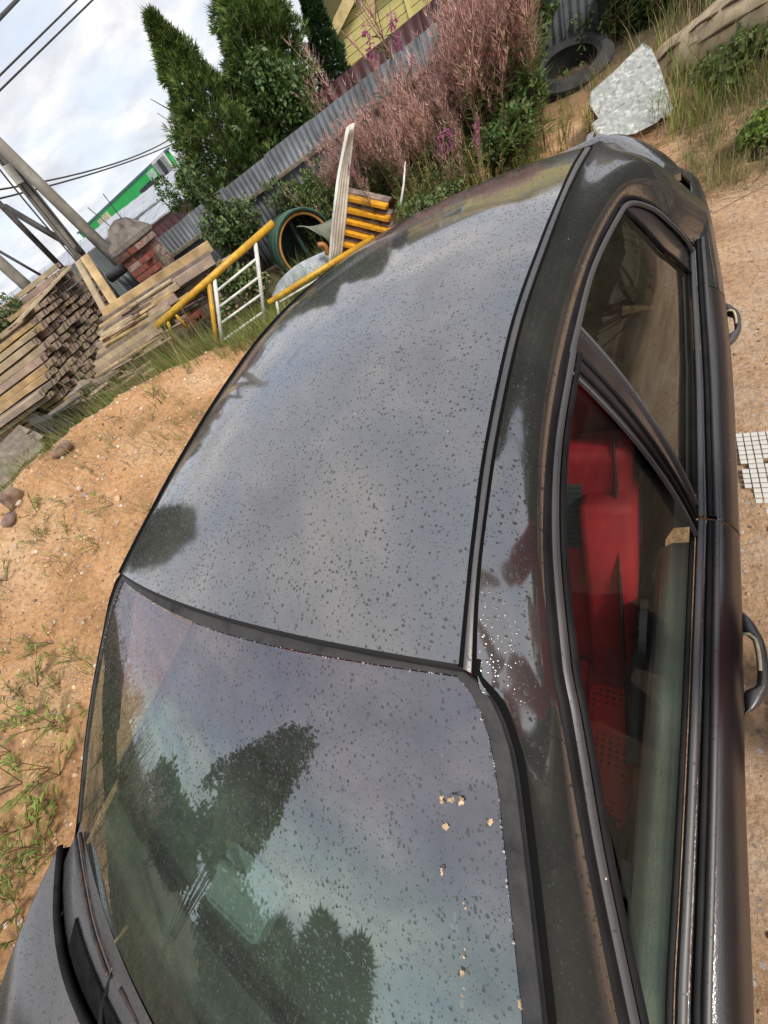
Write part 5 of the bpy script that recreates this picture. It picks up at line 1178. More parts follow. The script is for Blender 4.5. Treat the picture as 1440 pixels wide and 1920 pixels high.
rows = [[bc + Bb[:, 0] * x + (Bb[:, 1] * math.cos(t) + Bb[:, 2] * math.sin(t)) * Rb * r for t in np.linspace(0, 2 * math.pi, 32, endpoint=False)] for x, r in ((0, .998), (0, .95), (-.78, .95), (-.79, .02))]
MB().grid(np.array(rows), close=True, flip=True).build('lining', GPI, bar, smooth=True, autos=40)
ring_ = [bc + Bb[:, 0] * -.06 + (Bb[:, 1] * math.cos(t) + Bb[:, 2] * math.sin(t)) * Rb * .88 for t in np.linspace(-.5, 3.7, 40)]
MB().tube(ring_, .022, 8).build('hoop', mat('orange_hoop', (.50, .25, .06), .5, var=.2), bar, smooth=True)
MB().box(bc - Bb[:, 0] * .3 + Bb[:, 2] * .0, (.03, .05, Rb * 1.8), rot=Bb).build('inner_rib', GPI, bar)
rows = []
for u in np.linspace(0, 1, 10):
    a_, b_ = np.array(wD(556 + 75 * u, 424 - 20 * u + 8 * math.sin(u * 3.1), 6.95 + .3 * u)), np.array(wD(600 + 25 * u, 440 + 24 * u ** 1.5, 6.7 + .2 * u)); rows.append([a_ + (b_ - a_) * v + np.array([0, 0, .05 * math.sin(v * 3.14)]) for v in np.linspace(0, 1, 6)])
tag(MB().grid(np.array(rows)).build('plastic_cover', mat('pale_green_sheet', (.14, .20, .13), .7, var=.3, vscale=7, col2=(.20, .20, .16)), smooth=True, solid=.012), 'curved faded green cover resting over the top of the barrel', 'cover')
hs = empty('hose_coil'); tag(hs, 'coil of pale grey plastic hose lying below the green barrel', 'hose')
HM = mat('grey_hose', (.36, .40, .43), .5, var=.12, vscale=10)
for k_ in range(7):
    o_ = k_ * 5.2; pts = [(515 - k_ * 1 + o_ * .1, 552 + o_ * .2), (528 + o_ * .55, 528 + o_ * .45), (556 + o_ * .5, 502 + o_ * .55), (590 + o_ * .3, 484 + o_ * .6), (640, 462 + o_ * .8)]
    MB().tube(crom([np.array(wD(x, y, 6.75 - .015 * k_)) for x, y in pts], 24), .030, 8).build('hose_turn', HM, hs, smooth=True)
bw_ = MB().tube(crom([np.array(wD(x, y, 6.55)) for x, y in ((596, 460), (606, 459), (612, 466), (614, 478))], 10), .035, 8).build('brass_elbow', mat('orange_brown_plastic', (.30, .13, .03), .5), smooth=True); tag(bw_, 'orange brown pipe elbow sticking out in front of the barrel', 'pipe fitting')
shw = []
for u in np.linspace(0, 1, 12):
    xl, yl = np.interp(u, [0, .25, .6, 1], [616, 622, 633, 653]), np.interp(u, [0, .25, .6, 1], [499, 420, 330, 236]); xr = np.interp(u, [0, .25, .6, 1], [632, 641, 648, 657]); 
    a_, b_ = np.array(wD(xl, yl, 6.45)), np.array(wD(xr + 4, yl - 3, 6.6)); shw.append([a_ + (b_ - a_) * v + np.array([.030, .010, 0]) * math.cos(v * 6.28 * 4) for v in np.linspace(0, 1, 25)])
tag(MB().grid(np.array(shw)).build('leaning_sheet', mat('white_ribbed_plastic', (.86, .84, .78), .6, var=.12, vscale=5, col2=(.5, .46, .40)), smooth=True, solid=.004), 'tall off white ribbed sheet standing on edge, tapering to a point', 'panel')
pal = empty('slatted_crate'); tag(pal, 'orange painted slatted crate standing in the weeds behind the car roof', 'crate'); OR = mat('orange_paint', (.75, .36, .02), .5, var=.15, vscale=12)
for a_, b_ in (((645, 368), (726, 387)), ((641, 390), (731, 410)), ((637, 410), (731, 433)), ((633, 431), (731, 455)), ((629, 453), (731, 478)), ((626, 475), (731, 500))):
    A_, B_ = np.array(wD(*a_, 6.8)), np.array(wD(*b_, 6.45)); dd = B_ - A_; MB().box((A_ + B_) / 2, (np.linalg.norm(dd), .10, .045), rot=basis(dd), jit=.002).build('slat', OR, pal, bevel=.004)
    MB().box((A_ + B_) / 2 + (0, 0, .030) + np.array([.02, .09, 0]), (np.linalg.norm(dd), .12, .018), rot=basis(dd)).build('slat_top', mat('weathered_slat_top', (.30, .22, .19), .9, var=.3), pal)
for t in (.06, .9):
    A_ = np.array(wD(645, 368, 6.9)) * (1 - t) + np.array(wD(726, 387, 6.55)) * t; B_ = np.array(wD(626, 475, 6.9)) * (1 - t) + np.array(wD(731, 500, 6.55)) * t; MB().box((A_ + B_) / 2, (np.linalg.norm(A_ - B_), .05, .03), rot=basis(A_ - B_)).build('upright', mat('weathered_slat_top', (.3, .2, .2)), pal)
stk_ = MB().tube([np.array(wD(760, 303, 6.2)), np.array(wD(757, 345, 6.1)), np.array(wD(750, 392, 6.0))], [.008, .014, .018], 6).build('stick', WP, smooth=True); tag(stk_, 'thin upright white stick among the weeds behind the car roof', 'stick')
# ---------------------------------------------------------------- tyre, slab and log at upper right
tyre_obj(tuple(wD(1066, 152, 7.9)), .50, .46, (.22, -.30, 1), 'big dark tyre lying flat in the weeds left of the pale slab', hole=.62, seg=48)
# slab
pts = [(1206, 80), (1222, 92), (1238, 128), (1252, 170), (1262, 203), (1258, 216), (1238, 222), (1234, 228), (1192, 250), (1160, 256), (1118, 254), (1108, 232), (1122, 222), (1104, 196), (1108, 172), (1150, 135), (1180, 105)]
B0 = np.array(wD(1110, 250, 5.85)); B1 = np.array(wD(1258, 236, 5.75)); B2 = np.array(wD(1206, 80, 6.55)); nrm_ = np.cross(B1 - B0, B2 - B0); nrm_ /= np.linalg.norm(nrm_)
if nrm_ @ (CO - B0) < 0: nrm_ = -nrm_
poly = []
for (x, y) in pts:
    r = wray(x, y); t = ((B0 - CO) @ nrm_) / (r @ nrm_); poly.append(CO + r * t)
poly = np.array(poly); cen_ = poly.mean(0); b = MB(); n = len(poly)
inn = [cen_ + (p - cen_) * f + nrm_ * (.006 * RNG.normal()) for f in (.97, .66, .33) for p in poly]
V = list(poly - nrm_ * .0) + inn + [cen_] + list(poly - nrm_ * .085)
F = []
for k_ in range(3):
    for i in range(n): j = (i + 1) % n; F.append((k_ * n + i, k_ * n + j, (k_ + 1) * n + j, (k_ + 1) * n + i))
F += [(3 * n + i, 3 * n + (i + 1) % n, 4 * n) for i in range(n)]; nf = len(F)
F2 = [(i, 4 * n + 1 + i, 4 * n + 1 + (i + 1) % n, (i + 1) % n) for i in range(n)] + [tuple(4 * n + 1 + i for i in range(n))]
b.add(V, F + F2); b.m = [0] * nf + [1] * len(F2)
SLB = mat('whitewashed_slab', (.44, .455, .43), .95, var=.35, vscale=26, bump=.9, bscale=45, col2=(.31, .33, .31), c2thr=(.38, .62), detail=10)
tag(b.build('stone_slab', [SLB, mat('slab_edge_brown', (.17, .09, .065), .9, var=.35, vscale=10, bump=.5)]), 'pale mottled stone slab with a brown broken edge propped behind the car', 'slab')
a_, b_ = np.array(wD(1235, 228, 5.7)), np.array(wD(1262, 205, 5.75)); 
# log
lg = empty('tree_trunk_log'); tag(lg, 'thick barkless pale log lying in the grass at the upper right corner', 'log')
LP = [np.array(wD(1232, 150, 6.9)), np.array(wD(1300, 98, 6.7)), np.array(wD(1385, 42, 6.5)), np.array(wD(1500, -25, 6.3))]; Lc = crom(LP, 30); rows = []
Bl = basis(Lc[-1] - Lc[0])
for i, p in enumerate(Lc):
    rows.append([p + (Bl[:, 1] * math.cos(t) + Bl[:, 2] * math.sin(t)) * (.235 + .03 * mn.noise(Vector((i * .25, math.cos(t) * 1.2, math.sin(t) * 1.2))) + (.02 if .8 < t < 1.3 else 0)) * (1 if i > 1 else .86 + .07 * i) for t in np.linspace(0, 2 * math.pi, 22, endpoint=False)])
LG = mat('pale_dead_wood', (.54, .43, .28), .85, var=.22, vscale=5, bump=.5, bscale=18, col2=(.34, .20, .10), c2thr=(.55, .72))
bb = MB().grid(np.array(rows), close=True); bb.f.append(tuple(range(22))[::-1]); bb.m.append(0); bb.build('trunk', LG, lg, smooth=True)
kn = Lc[7] + (CO - Lc[7]) / np.linalg.norm(CO - Lc[7]) * .21; Bk = basis(Lc[10] - Lc[5]); rows = [[kn + Bk[:, 0] * x + Bk[:, 2] * (.03 * math.sin((x + .22) * 7)) + (CO - kn) / np.linalg.norm(CO - kn) * (.03 + .012 * k) + Bk[:, 2] * (k * .035 - .03) for x in np.linspace(-.22, .20, 8)] for k in range(3)]
MB().grid(np.array(rows)).build('bark_split', mat('split_brown', (.12, .08, .05), .95, var=.3), lg, smooth=True, solid=.02)
for (i0, i1, up_) in ((2, 12, .10), (4, 20, -.06), (10, 27, .14), (14, 28, .02), (9, 24, -.13)):
    pts_ = []
    for i in range(i0, i1):
        p = Lc[i]; c_ = (CO - p) / np.linalg.norm(CO - p); q = c_ + Bl[:, 2] * up_ * 6; q /= np.linalg.norm(q); q -= Bl[:, 0] * (q @ Bl[:, 0]); q /= np.linalg.norm(q); pts_.append(p + q * (.238 + .01 * math.sin(i)))
    k_ = len(pts_); MB().tube(pts_, [.004 + .012 * math.sin(math.pi * i / (k_ - 1)) for i in range(k_)], 5).build('crack', mat('split_brown', (.1, .1, .1)), lg, smooth=True)
# white mosaic sheet on the ground by the car
mo = empty('mosaic_sheet'); tag(mo, 'sheet of small white mosaic tiles lying on the sand beside the rear door', 'mosaic tiles')
tm = MB().box((0, 0, 0), (.0235, .0235, .006)).mesh('mosaic_tile'); tm.materials.append(mat('white_glazed_tile', (.70, .68, .63), .4, var=.15, vscale=5, col2=(.50, .42, .33), c2thr=(.5, .8))); 
q0_ = np.array(wZ(1385, 818, .012)); ang = math.radians(3)
for i in range(13):
    for j in range(22):
        if random.random() < .03: continue
        lim = 1 + (1.2 if j < 2 else 0) 
        if i < (22 - j < 21) * max(0, (j - 12) * .28 + random.uniform(-.6, .9)): continue
        x, y = .028 * i, -.029 * j; X = q0_[0] + .0 + x * math.cos(ang) - y * math.sin(ang); Y = q0_[1] + x * math.sin(ang) + y * math.cos(ang)
        obj('mosaic_tile', tm, mo, (X, Y, terrain(X, Y, False) + .016 + random.uniform(-.0012, .0012)), (random.uniform(-.05, .05), random.uniform(-.05, .05), ang + random.uniform(-.04, .04)))
MB().grid(np.array([[(q0_[0] - .016 + (x * .36), q0_[1] + .016 - y * .64, terrain(q0_[0] + x * .3, q0_[1] - y * .6, False) + .0105) for x in (0, 1)] for y in (.0, 1)])).build('backing_mesh', mat('brown_grout', (.22, .15, .10), .95), mo) if False else None
# ---------------------------------------------------------------- vegetation
def leafc(name, col, island=.35, transl=.25, rough=.55, **k): return mat(name, col, rough, var=.12, vscale=2.0, island=island, transl=transl, **k)
G_TH = leafc('thuja_green', (.070, .125, .036), .5, .15); G_TH2 = leafc('thuja_light', (.18, .25, .06), .4, .25); G_DK = leafc('columnar_green', (.022, .060, .014), .4, .1)
G_LF = leafc('broad_leaf_green', (.10, .17, .045), .4, .3); G_LF2 = leafc('broad_leaf_pale', (.12, .17, .06), .35, .3); G_GR = leafc('grass_green', (.20, .28, .045), .4, .35); G_GR2 = leafc('grass_dull', (.19, .22, .09), .4, .3); G_DRY = leafc('grass_straw', (.36, .27, .13), .35, .2)
PINK = leafc('seed_pod_pink', (.80, .46, .43), .3, .4); PINK2 = leafc('seed_pod_buff', (.60, .46, .34), .3, .35); MAG = leafc('magenta_petal', (.50, .10, .36), .25, .35); STEM = leafc('stem_brown', (.16, .09, .05), .3, 0); G_WD = leafc('weed_green', (.13, .19, .05), .4, .35); SPK = leafc('sorrel_spike', (.33, .27, .10), .3, .2)
def blade(L_, w, curve, n=3, az=0.0, tilt=0.25, base=(0, 0, 0)):
    """a thin tapering blade, bending outwards"""
    V = []; ca, sa = math.cos(az), math.sin(az); p = np.array(base, float); th = tilt
    for i in range(n + 1):
        ww = w * (1 - i / n) ** .7 if i < n else 0
        V += [p + np.array([-sa, ca, 0]) * ww / 2, p - np.array([-sa, ca, 0]) * ww / 2] if i < n else [p.copy()]
        p = p + np.array([math.sin(th) * ca, math.sin(th) * sa, math.cos(th)]) * L_ / n; th += curve / n
    F = []
    for i in range(n - 1): a = 2 * i; F += [(a, a + 1, a + 3), (a, a + 3, a + 2)]
    a = 2 * (n - 1); F.append((a, a + 1, a + 2)); return np.array(V), np.array(F)
class T3:
    def __init__(s): s.V = []; s.F = []; s.M = []; s.n = 0
    def add(s, V, F, m): s.V.append(V); s.F.append(np.asarray(F) + s.n); s.M += [m] * len(F); s.n += len(V)
    def get(s): return np.concatenate(s.V), np.concatenate(s.F), np.array(s.M)
def tuft(nb, L0, L1, w, mset, spread=.05, curve=(.3, 1.3), tilt=(.02, .55)):
    t = T3()
    for i in range(nb):
        V, F = blade(random.uniform(L0, L1), w * random.uniform(.6, 1.2), random.uniform(*curve), 3, random.uniform(0, 6.28), random.uniform(*tilt), (random.gauss(0, spread), random.gauss(0, spread), -.01)); t.add(V, F, random.choice(mset))
    return t.get()
def leaf(c, d, n, L_, w, fold=.25):
    d = np.array(d, float); d /= np.linalg.norm(d); s = np.cross(d, n); s /= np.linalg.norm(s) + 1e-9; u = np.cross(s, d); c = np.array(c, float)
    V = np.array([c, c + d * L_ * .45 + s * w / 2 + u * fold * w, c + d * L_, c + d * L_ * .45 - s * w / 2 + u * fold * w]); return V, np.array([(0, 1, 2), (0, 2, 3)])
def stemtube(pts, r, n=3):
    b = MB(); b.tube(pts, r, n, cap=False); V = np.concatenate(b.v); F = []
    for f in b.f: F += [(f[0], f[1], f[2]), (f[0], f[2], f[3])]
    return V, np.array(F)
def field(P, templates, smin, smax, name, mats, label, tilt=.15, tdir=None, kind='stuff', zoff=0.0, grp=None, cat=None):
    n = len(P); Z = np.array([terrain(x, y, False) for x, y in P[:, :2]]) + zoff; P3 = np.column_stack([P[:, :2], Z])
    td = RNG.uniform(0, 6.28, n) if tdir is None else RNG.normal(tdir, .6, n)
    V, F, M_ = stamp(templates, P3, RNG.uniform(0, 6.28, n), RNG.uniform(smin, smax, n), RNG.random(n) * tilt, td)
    o = obj(name, fast_mesh(name, V, F, mats, M_)); tag(o, label, cat, grp, kind); return o
GM = [G_GR, G_GR2, G_DRY]
T_grass = [tuft(16, .14, .38, .007, [0, 0, 0, 1, 2]) for _ in range(5)]; T_dull = [tuft(16, .16, .42, .006, [1, 1, 0, 2]) for _ in range(5)]; T_dry = [tuft(14, .12, .42, .005, [2, 2, 1]) for _ in range(4)]
# behind the crest of the heap
P = scat(800, -86, -60, 5.0, 7.4); field(P, T_dull, .8, 1.5, 'long_grass', GM, 'dull green long grass between the sand heap and the timber piles')
P = scat(520, -63, -36, 5.1, 7.2); field(P, T_grass, .9, 1.5, 'green_grass', GM, 'fresh green grass round the foot of the yellow and white barrier')
P = scat(260, -86, -44, 4.75, 5.2); field(P, T_grass + T_dull, .5, 1.0, 'crest_grass', GM, 'short grass growing along the crest of the sand heap')
P = scat(380, -26, -12, 5.8, 8.4); field(P, T_grass + T_dull + T_dry, .8, 1.5, 'undergrowth', GM, 'mixed grass under the pink weeds by the fence')
P = scat(420, -1, 16, 5.6, 9.5); field(P, T_dull + T_dry + T_grass, .9, 1.7, 'rough_grass', GM, 'rough yellow green grass around the log at upper right')
P = scat(170, 1.5, 12, 4.6, 6.0); field(P, T_grass + T_dry + T_dry, .5, 1.0, 'sparse_grass', GM, 'sparse half dry grass on the sand behind the car boot')
# dry litter
def twigs(n, P, L0, L1, label, mt):
    t = []
    for _ in range(5):
        x = T3(); V, F = stemtube([(0, 0, .004), (.4, .06 * random.uniform(-1, 1), .02), (1, random.uniform(-.15, .15), .008)], .006, 3); x.add(V, F, 0); t.append(x.get())
    Z = np.array([terrain(x, y) for x, y in P]); V, F, M_ = stamp(t, np.column_stack([P, Z + .004]), RNG.uniform(0, 6.28, n), RNG.uniform(L0, L1, n)); tag(obj('dry_twigs', fast_mesh('dry_twigs', V, F, [mt])), label, kind='stuff')
P = scat(520, -6, 12, 4.4, 7.0); twigs(520, P, .1, .5, 'dry stalks and straw littering the sand behind the car', G_DRY)
P = scat(60, 10, 50, 1.2, 4.0); twigs(60, P, .03, .14, 'small dry twigs on the trodden sand beside the car', STEM)
P = scat(120, -100, -55, 3.0, 4.6); twigs(120, P, .08, .3, 'thin dry stalks lying on the sand heap', STEM)
# fireweed gone to seed
def fireweed(h, flowers=False, green=False, seed=0):
    t = T3(); bend = random.uniform(-.12, .12), random.uniform(-.12, .12)
    sp = lambda u: np.array([bend[0] * h * u * u, bend[1] * h * u * u, h * u])
    V, F = stemtube([sp(0), sp(.35), sp(.7), sp(1)], [.006, .005, .004, .002], 3); t.add(V, F, 3)
    for i in range(34):     # leaves on the lower two thirds
        u = random.uniform(.08, .68); a = random.uniform(0, 6.28); d = (math.cos(a), math.sin(a), random.uniform(-.25, .7)); V, F = leaf(sp(u), d, (0, 0, 1), random.uniform(.09, .16), random.uniform(.014, .024)); t.add(V, F, 0 if random.random() < .75 else 1)
    if not green:
        for i in range(84):     # upright pods
            u = random.uniform(.48, 1.0); a = random.uniform(0, 6.28); V, F = blade(random.uniform(.04, .13) * (1.25 - .6 * (u - .5)), .0046, random.uniform(-.8, .7), 2, a, random.uniform(.5, 1.5), sp(u)); t.add(V, F, 2 if random.random() < .62 else 4)
        for k in range(5):      # side branches
            u = random.uniform(.45, .75); a = random.uniform(0, 6.28); L_ = random.uniform(.2, .38) * h; q = lambda s_: sp(u) + np.array([math.cos(a) * L_ * .45 * s_, math.sin(a) * L_ * .45 * s_, L_ * .9 * s_])
            V, F = stemtube([q(0), q(1)], [.003, .0015], 3); t.add(V, F, 3)
            for i in range(15):
                s_ = random.uniform(.2, 1); V, F = blade(random.uniform(.04, .085), .006, random.uniform(-.4, .1), 2, random.uniform(0, 6.28), random.uniform(.5, 1.1), q(s_)); t.add(V, F, 2 if random.random() < .7 else 4)
    if flowers:
        for i in range(30):
            u = random.uniform(.80, .98); a = random.uniform(0, 6.28); d = (math.cos(a), math.sin(a), random.uniform(-.1, .5)); c = sp(u) + np.array(d) * .02
            for k in range(3): V, F = leaf(c, np.array(d) + RNG.normal(0, .6, 3), (0, 0, 1), .022, .016); t.add(V, F, 5)
    return t.get()
FM = [G_WD, G_LF2, PINK, STEM, PINK2, MAG]
T_fw = [fireweed(1.0) for _ in range(8)]; T_ff = [fireweed(1.0, flowers=True) for _ in range(4)]; T_gr = [fireweed(1.0, green=True) for _ in range(5)]
P = scat(270, -33.0, -12.5, 6.4, 7.9); az_ = np.degrees(np.arctan2(P[:, 0] - CO[0], P[:, 1] - CO[1])); P = P[(az_ > -26.5) | (np.hypot(P[:, 0] - CO[0], P[:, 1] - CO[1]) > 7.15)]; field(P, T_fw, .72, 1.2, 'fireweed_thicket', FM, 'dense thicket of fireweed gone to pink seed stalks in front of the fence', tilt=.25)
P = scat(110, -17.5, -10.5, 6.3, 8.1); field(P, T_fw, 1.15, 1.75, 'tall_fireweed', FM, 'tallest pink fireweed rising past the top of the grey fence', tilt=.2)
P = scat(170, -27, -10.5, 5.8, 7.4); field(P, T_gr, .45, .95, 'leafy_weeds', FM, 'leafy green weeds along the front of the fireweed thicket', tilt=.3)
P = scat(30, -38, -31, 7.2, 8.4); field(P, T_gr + T_fw[:3], .5, 1.0, 'edge_weeds', FM, 'mixed green and pink weeds at the left end of the fireweed', tilt=.3)
P = scat(90, -5.5, 9, 8.0, 8.9); field(P, T_gr + T_fw[:1], .8, 1.25, 'fence_weeds', FM, 'tall dull green weeds against the fence at upper right', tilt=.25)
def single(px, py, D, tmpl, h, name, label, cat, grp=None, mats=FM, lean=(0, 0)):
    p = wD(px, py, D); V, F, M_ = tmpl; V = V * h; V = V + np.outer(V[:, 2], [lean[0], lean[1], 0]); o = obj(name, fast_mesh(name, V, F, mats, M_), loc=(p.x, p.y, terrain(p.x, p.y, False) - .02), rot=(0, 0, random.uniform(0, 6))); tag(o, label, cat, grp); return o
for i, (px, py, D, h, lab) in enumerate([(700, 140, 7.4, 1.75, 'single magenta flowering fireweed against the fence below the yellow gable'), (760, 170, 7.0, 1.7, 'fireweed with a magenta flower head in the middle of the thicket'), (860, 275, 5.6, 1.0, 'short fireweed with bright magenta flowers just behind the car roof'), (885, 270, 5.5, .95, 'magenta flowering fireweed nearest the car roof on the right'), (825, 290, 5.7, 1.0, 'small magenta fireweed beside the yellow green spikes'), (662, 300, 6.5, 1.0, 'low magenta fireweed right of the white ribbed sheet')]):
    single(px, py, D, T_ff[i % 4], h, 'flowering_fireweed', lab, 'flower', 'magenta flowering fireweeds')
for i, (px, py, D, h, lab) in enumerate([(640, 190, 8.6, 1.9, 'brown feathery weed leaning left above the fence near the thuja'), (585, 195, 8.7, 1.6, 'brown seeding weed left of the yellow gable above the fence'), (745, 110, 8.1, 2.1, 'tallest brown seed stalk standing against the yellow gable')]):
    single(px, py, D, T_fw[i], h, 'seeding_weed', lab, 'weed')
# sorrel-like yellow spikes
def spikes():
    t = T3()
    for k in range(5):
        a = random.uniform(0, 6.28); L_ = random.uniform(.35, .7); tl = random.uniform(.05, .4); q = lambda s_: np.array([math.cos(a) * math.sin(tl) * L_ * s_, math.sin(a) * math.sin(tl) * L_ * s_, math.cos(tl) * L_ * s_])
        V, F = stemtube([q(0), q(1)], [.004, .002], 3); t.add(V, F, 0)
        for i in range(60):
            s_ = random.uniform(.35, 1); V, F = leaf(q(s_), RNG.normal(0, 1, 3) + (0, 0, .6), (0, 0, 1), .028 * (1.3 - s_ * .6), .013); t.add(V, F, 0)
    return t.get()
T_sp = [spikes() for _ in range(4)]
P = scat(34, -26, -17, 5.3, 6.3); field(P, T_sp, .7, 1.15, 'spiky_weed', [SPK], 'yellow green seed spikes standing behind the car roof', tilt=.2)
P = scat(9, -10, -6, 5.8, 6.3); field(P, T_sp, .5, .8, 'spiky_weed', [SPK], 'yellow green seed spikes at the foot of the pale slab', tilt=.2)
P = scat(40, -84, -60, 5.0, 6.6); field(P, [tuft(9, .5, .95, .004, [0, 0, 1], spread=.12, curve=(0, .5)) for _ in range(4)], .8, 1.3, 'dry_stalks', [G_DRY, STEM], 'tall thin dry stalks in front of the timber piles', tilt=.35)
# weeds on the sand beside the car
def herb(L_=.25, n=11):
    t = T3()
    for k in range(4):
        a = random.uniform(0, 6.28); tl = random.uniform(.3, 1.1); LL = L_ * random.uniform(.6, 1.2); q = lambda s_: np.array([math.cos(a) * math.sin(tl) * LL * s_, math.sin(a) * math.sin(tl) * LL * s_, math.cos(tl) * LL * s_ * (1 - .25 * s_)])
        V, F = stemtube([q(0), q(.5), q(1)], [.0025, .002, .001], 3); t.add(V, F, 2)
        for i in range(n):
            s_ = random.uniform(.2, 1); aa = a + random.choice((-1, 1)) * random.uniform(.4, 1.3); V, F = leaf(q(s_), (math.cos(aa), math.sin(aa), random.uniform(.1, .7)), (0, 0, 1), random.uniform(.03, .06), random.uniform(.010, .018)); t.add(V, F, random.choice((0, 0, 1)))
    return t.get()
T_h = [herb() for _ in range(5)]; T_h_tall = [fireweed(.9, green=True) for _ in range(2)]; HMt = [leafc('herb_green', (.24, .33, .06), .35, .35), leafc('herb_brown', (.30, .27, .09), .3, .2), STEM]
lefts = [(40, 1450, 2.5, 1.1), (70, 1530, 2.35, 1.3), (55, 1600, 2.2, 1.2), (95, 1610, 2.05, .9), (30, 1690, 2.1, 1.2), (70, 1640, 2.1, 1.0), (15, 1560, 2.4, 1.0), (100, 1440, 2.3, .7), (60, 1350, 2.8, .9), (75, 1290, 2.9, .8), (110, 1360, 2.5, .7), (15, 1880, 1.9, .8), (35, 1760, 1.95, .9), (70, 1225, 3.1, .6), (15, 1090, 3.4, .6), (20, 1410, 2.7, .9), (110, 1500, 2.2, .9), (85, 1580, 2.15, 1.1)]
labs = ['leafy green weed on the sand']
P = np.array([hit(px, py)[:2] for px, py, D, s in lefts] + [hit(px + RNG.uniform(-25, 25), py + RNG.uniform(-28, 28))[:2] for px, py, D, s in lefts[:12]])
field(P, T_h, .7, 1.5, 'low_herbs', HMt, 'low leafy herbs sprawling on the sand left of the bonnet', tilt=.4)
P = scat(60, -112, -62, 3.0, 4.6); field(P, [tuft(12, .05, .16, .004, [0, 0, 2]) for _ in range(4)], .7, 1.4, 'heap_sprigs', GM, 'tiny yellow green sprigs scattered on the sand heap', tilt=.2)
def tuft_at(px, py, D, s, label, T=None):
    p = Vector(hit(px, py)); V, F, M_ = (T or T_grass)[random.randrange(4)]; o = obj('grass_tuft', fast_mesh('grass_tuft', V * s, F, GM, M_), loc=(p.x, p.y, terrain(p.x, p.y) - .01), rot=(0, 0, random.uniform(0, 6))); tag(o, label, 'grass')
tuft_at(430, 672, 4.6, 1.0, 'green grass tuft at the right end of the crest beside the car roof'); tuft_at(300, 760, 4.2, .8, 'grass tuft on the sand heap below the barrier'); tuft_at(370, 778, 3.7, .6, 'small grass tuft on the sand close to the car roof'); tuft_at(290, 815, 3.9, .45, 'tiny grass tuft in the middle of the heap')
tuft_at(215, 850, 4.0, 1.1, 'wispy straw coloured tuft in the middle of the sand heap', T_dry); tuft_at(180, 880, 3.9, 1.0, 'second straw coloured tuft lower left on the heap', T_dry); tuft_at(255, 870, 3.8, .8, 'straw tuft nearest the car on the heap', T_dry)

# ---------------------------------------------------------------- trees
def spray(L_, nl, lw, m):
    """flat fan of scale-leaf twigs"""
    t = T3()
    for i in range(nl):
        a = (i / (nl - 1) - .5) * 1.7; d = np.array([math.cos(a), math.sin(a) * .9, random.uniform(-.15, .25)]); V, F = leaf((random.uniform(0, .25) * L_, 0, 0), d, (0, 0, 1), L_ * random.uniform(.55, 1), lw * L_, .12); t.add(V, F, m if random.random() < .7 else 1 - m)
    return t.get()
def crown_points(n, prof, H, lobes=7, seed=0, core=.55):
    r = np.random.default_rng(seed); u = r.random(n); hz = u ** .85; az = r.uniform(0, 2 * np.pi, n); R_ = np.interp(hz, prof[0], prof[1])
    ph = r.uniform(0, 6.28, 6); lob = 1 + .20 * np.sin(az * 3 + hz * 9 + ph[0]) + .17 * np.sin(az * 5 - hz * 17 + ph[1]) + .13 * np.sin(az * 2 + hz * 31 + ph[2])
    rad = R_ * lob * np.sqrt(r.uniform(core ** 2, 1, n)); return np.stack([rad * np.cos(az), rad * np.sin(az), hz * H], 1), az, rad / np.maximum(R_, .01)
def orient_stamp(T, P, az, pitch, scl):
    """template x axis turned outwards (az) and tipped up (pitch)"""
    Vs, Fs, Ms = [], [], []; off = 0; k = RNG.integers(0, len(T), len(P))
    for t, (V, F, mi) in enumerate(T):
        s = np.where(k == t)[0]
        if not len(s): continue
        roll = RNG.uniform(-1.2, 1.2, len(s)); W = V[None] * scl[s][:, None, None]; cr, sr = np.cos(roll)[:, None], np.sin(roll)[:, None]
        Y = W[..., 1] * cr - W[..., 2] * sr; Z = W[..., 1] * sr + W[..., 2] * cr; X = W[..., 0]
        cp, sp_ = np.cos(pitch[s])[:, None], np.sin(pitch[s])[:, None]; X2 = X * cp - Z * sp_; Z2 = X * sp_ + Z * cp
        ca, sa = np.cos(az[s])[:, None], np.sin(az[s])[:, None]; Q = np.stack([X2 * ca - Y * sa + P[s, 0][:, None], X2 * sa + Y * ca + P[s, 1][:, None], Z2 + P[s, 2][:, None]], -1).reshape(-1, 3)
        FF = (F[None] + (np.arange(len(s)) * len(V))[:, None, None]).reshape(-1, 3) + off; Vs.append(Q); Fs.append(FF); Ms.append(np.tile(mi, len(s))); off += len(Q)
    return np.concatenate(Vs), np.concatenate(Fs), np.concatenate(Ms)
BARK = mat('bark_brown', (.10, .07, .05), .95, var=.3, vscale=12, bump=.5, bscale=30)
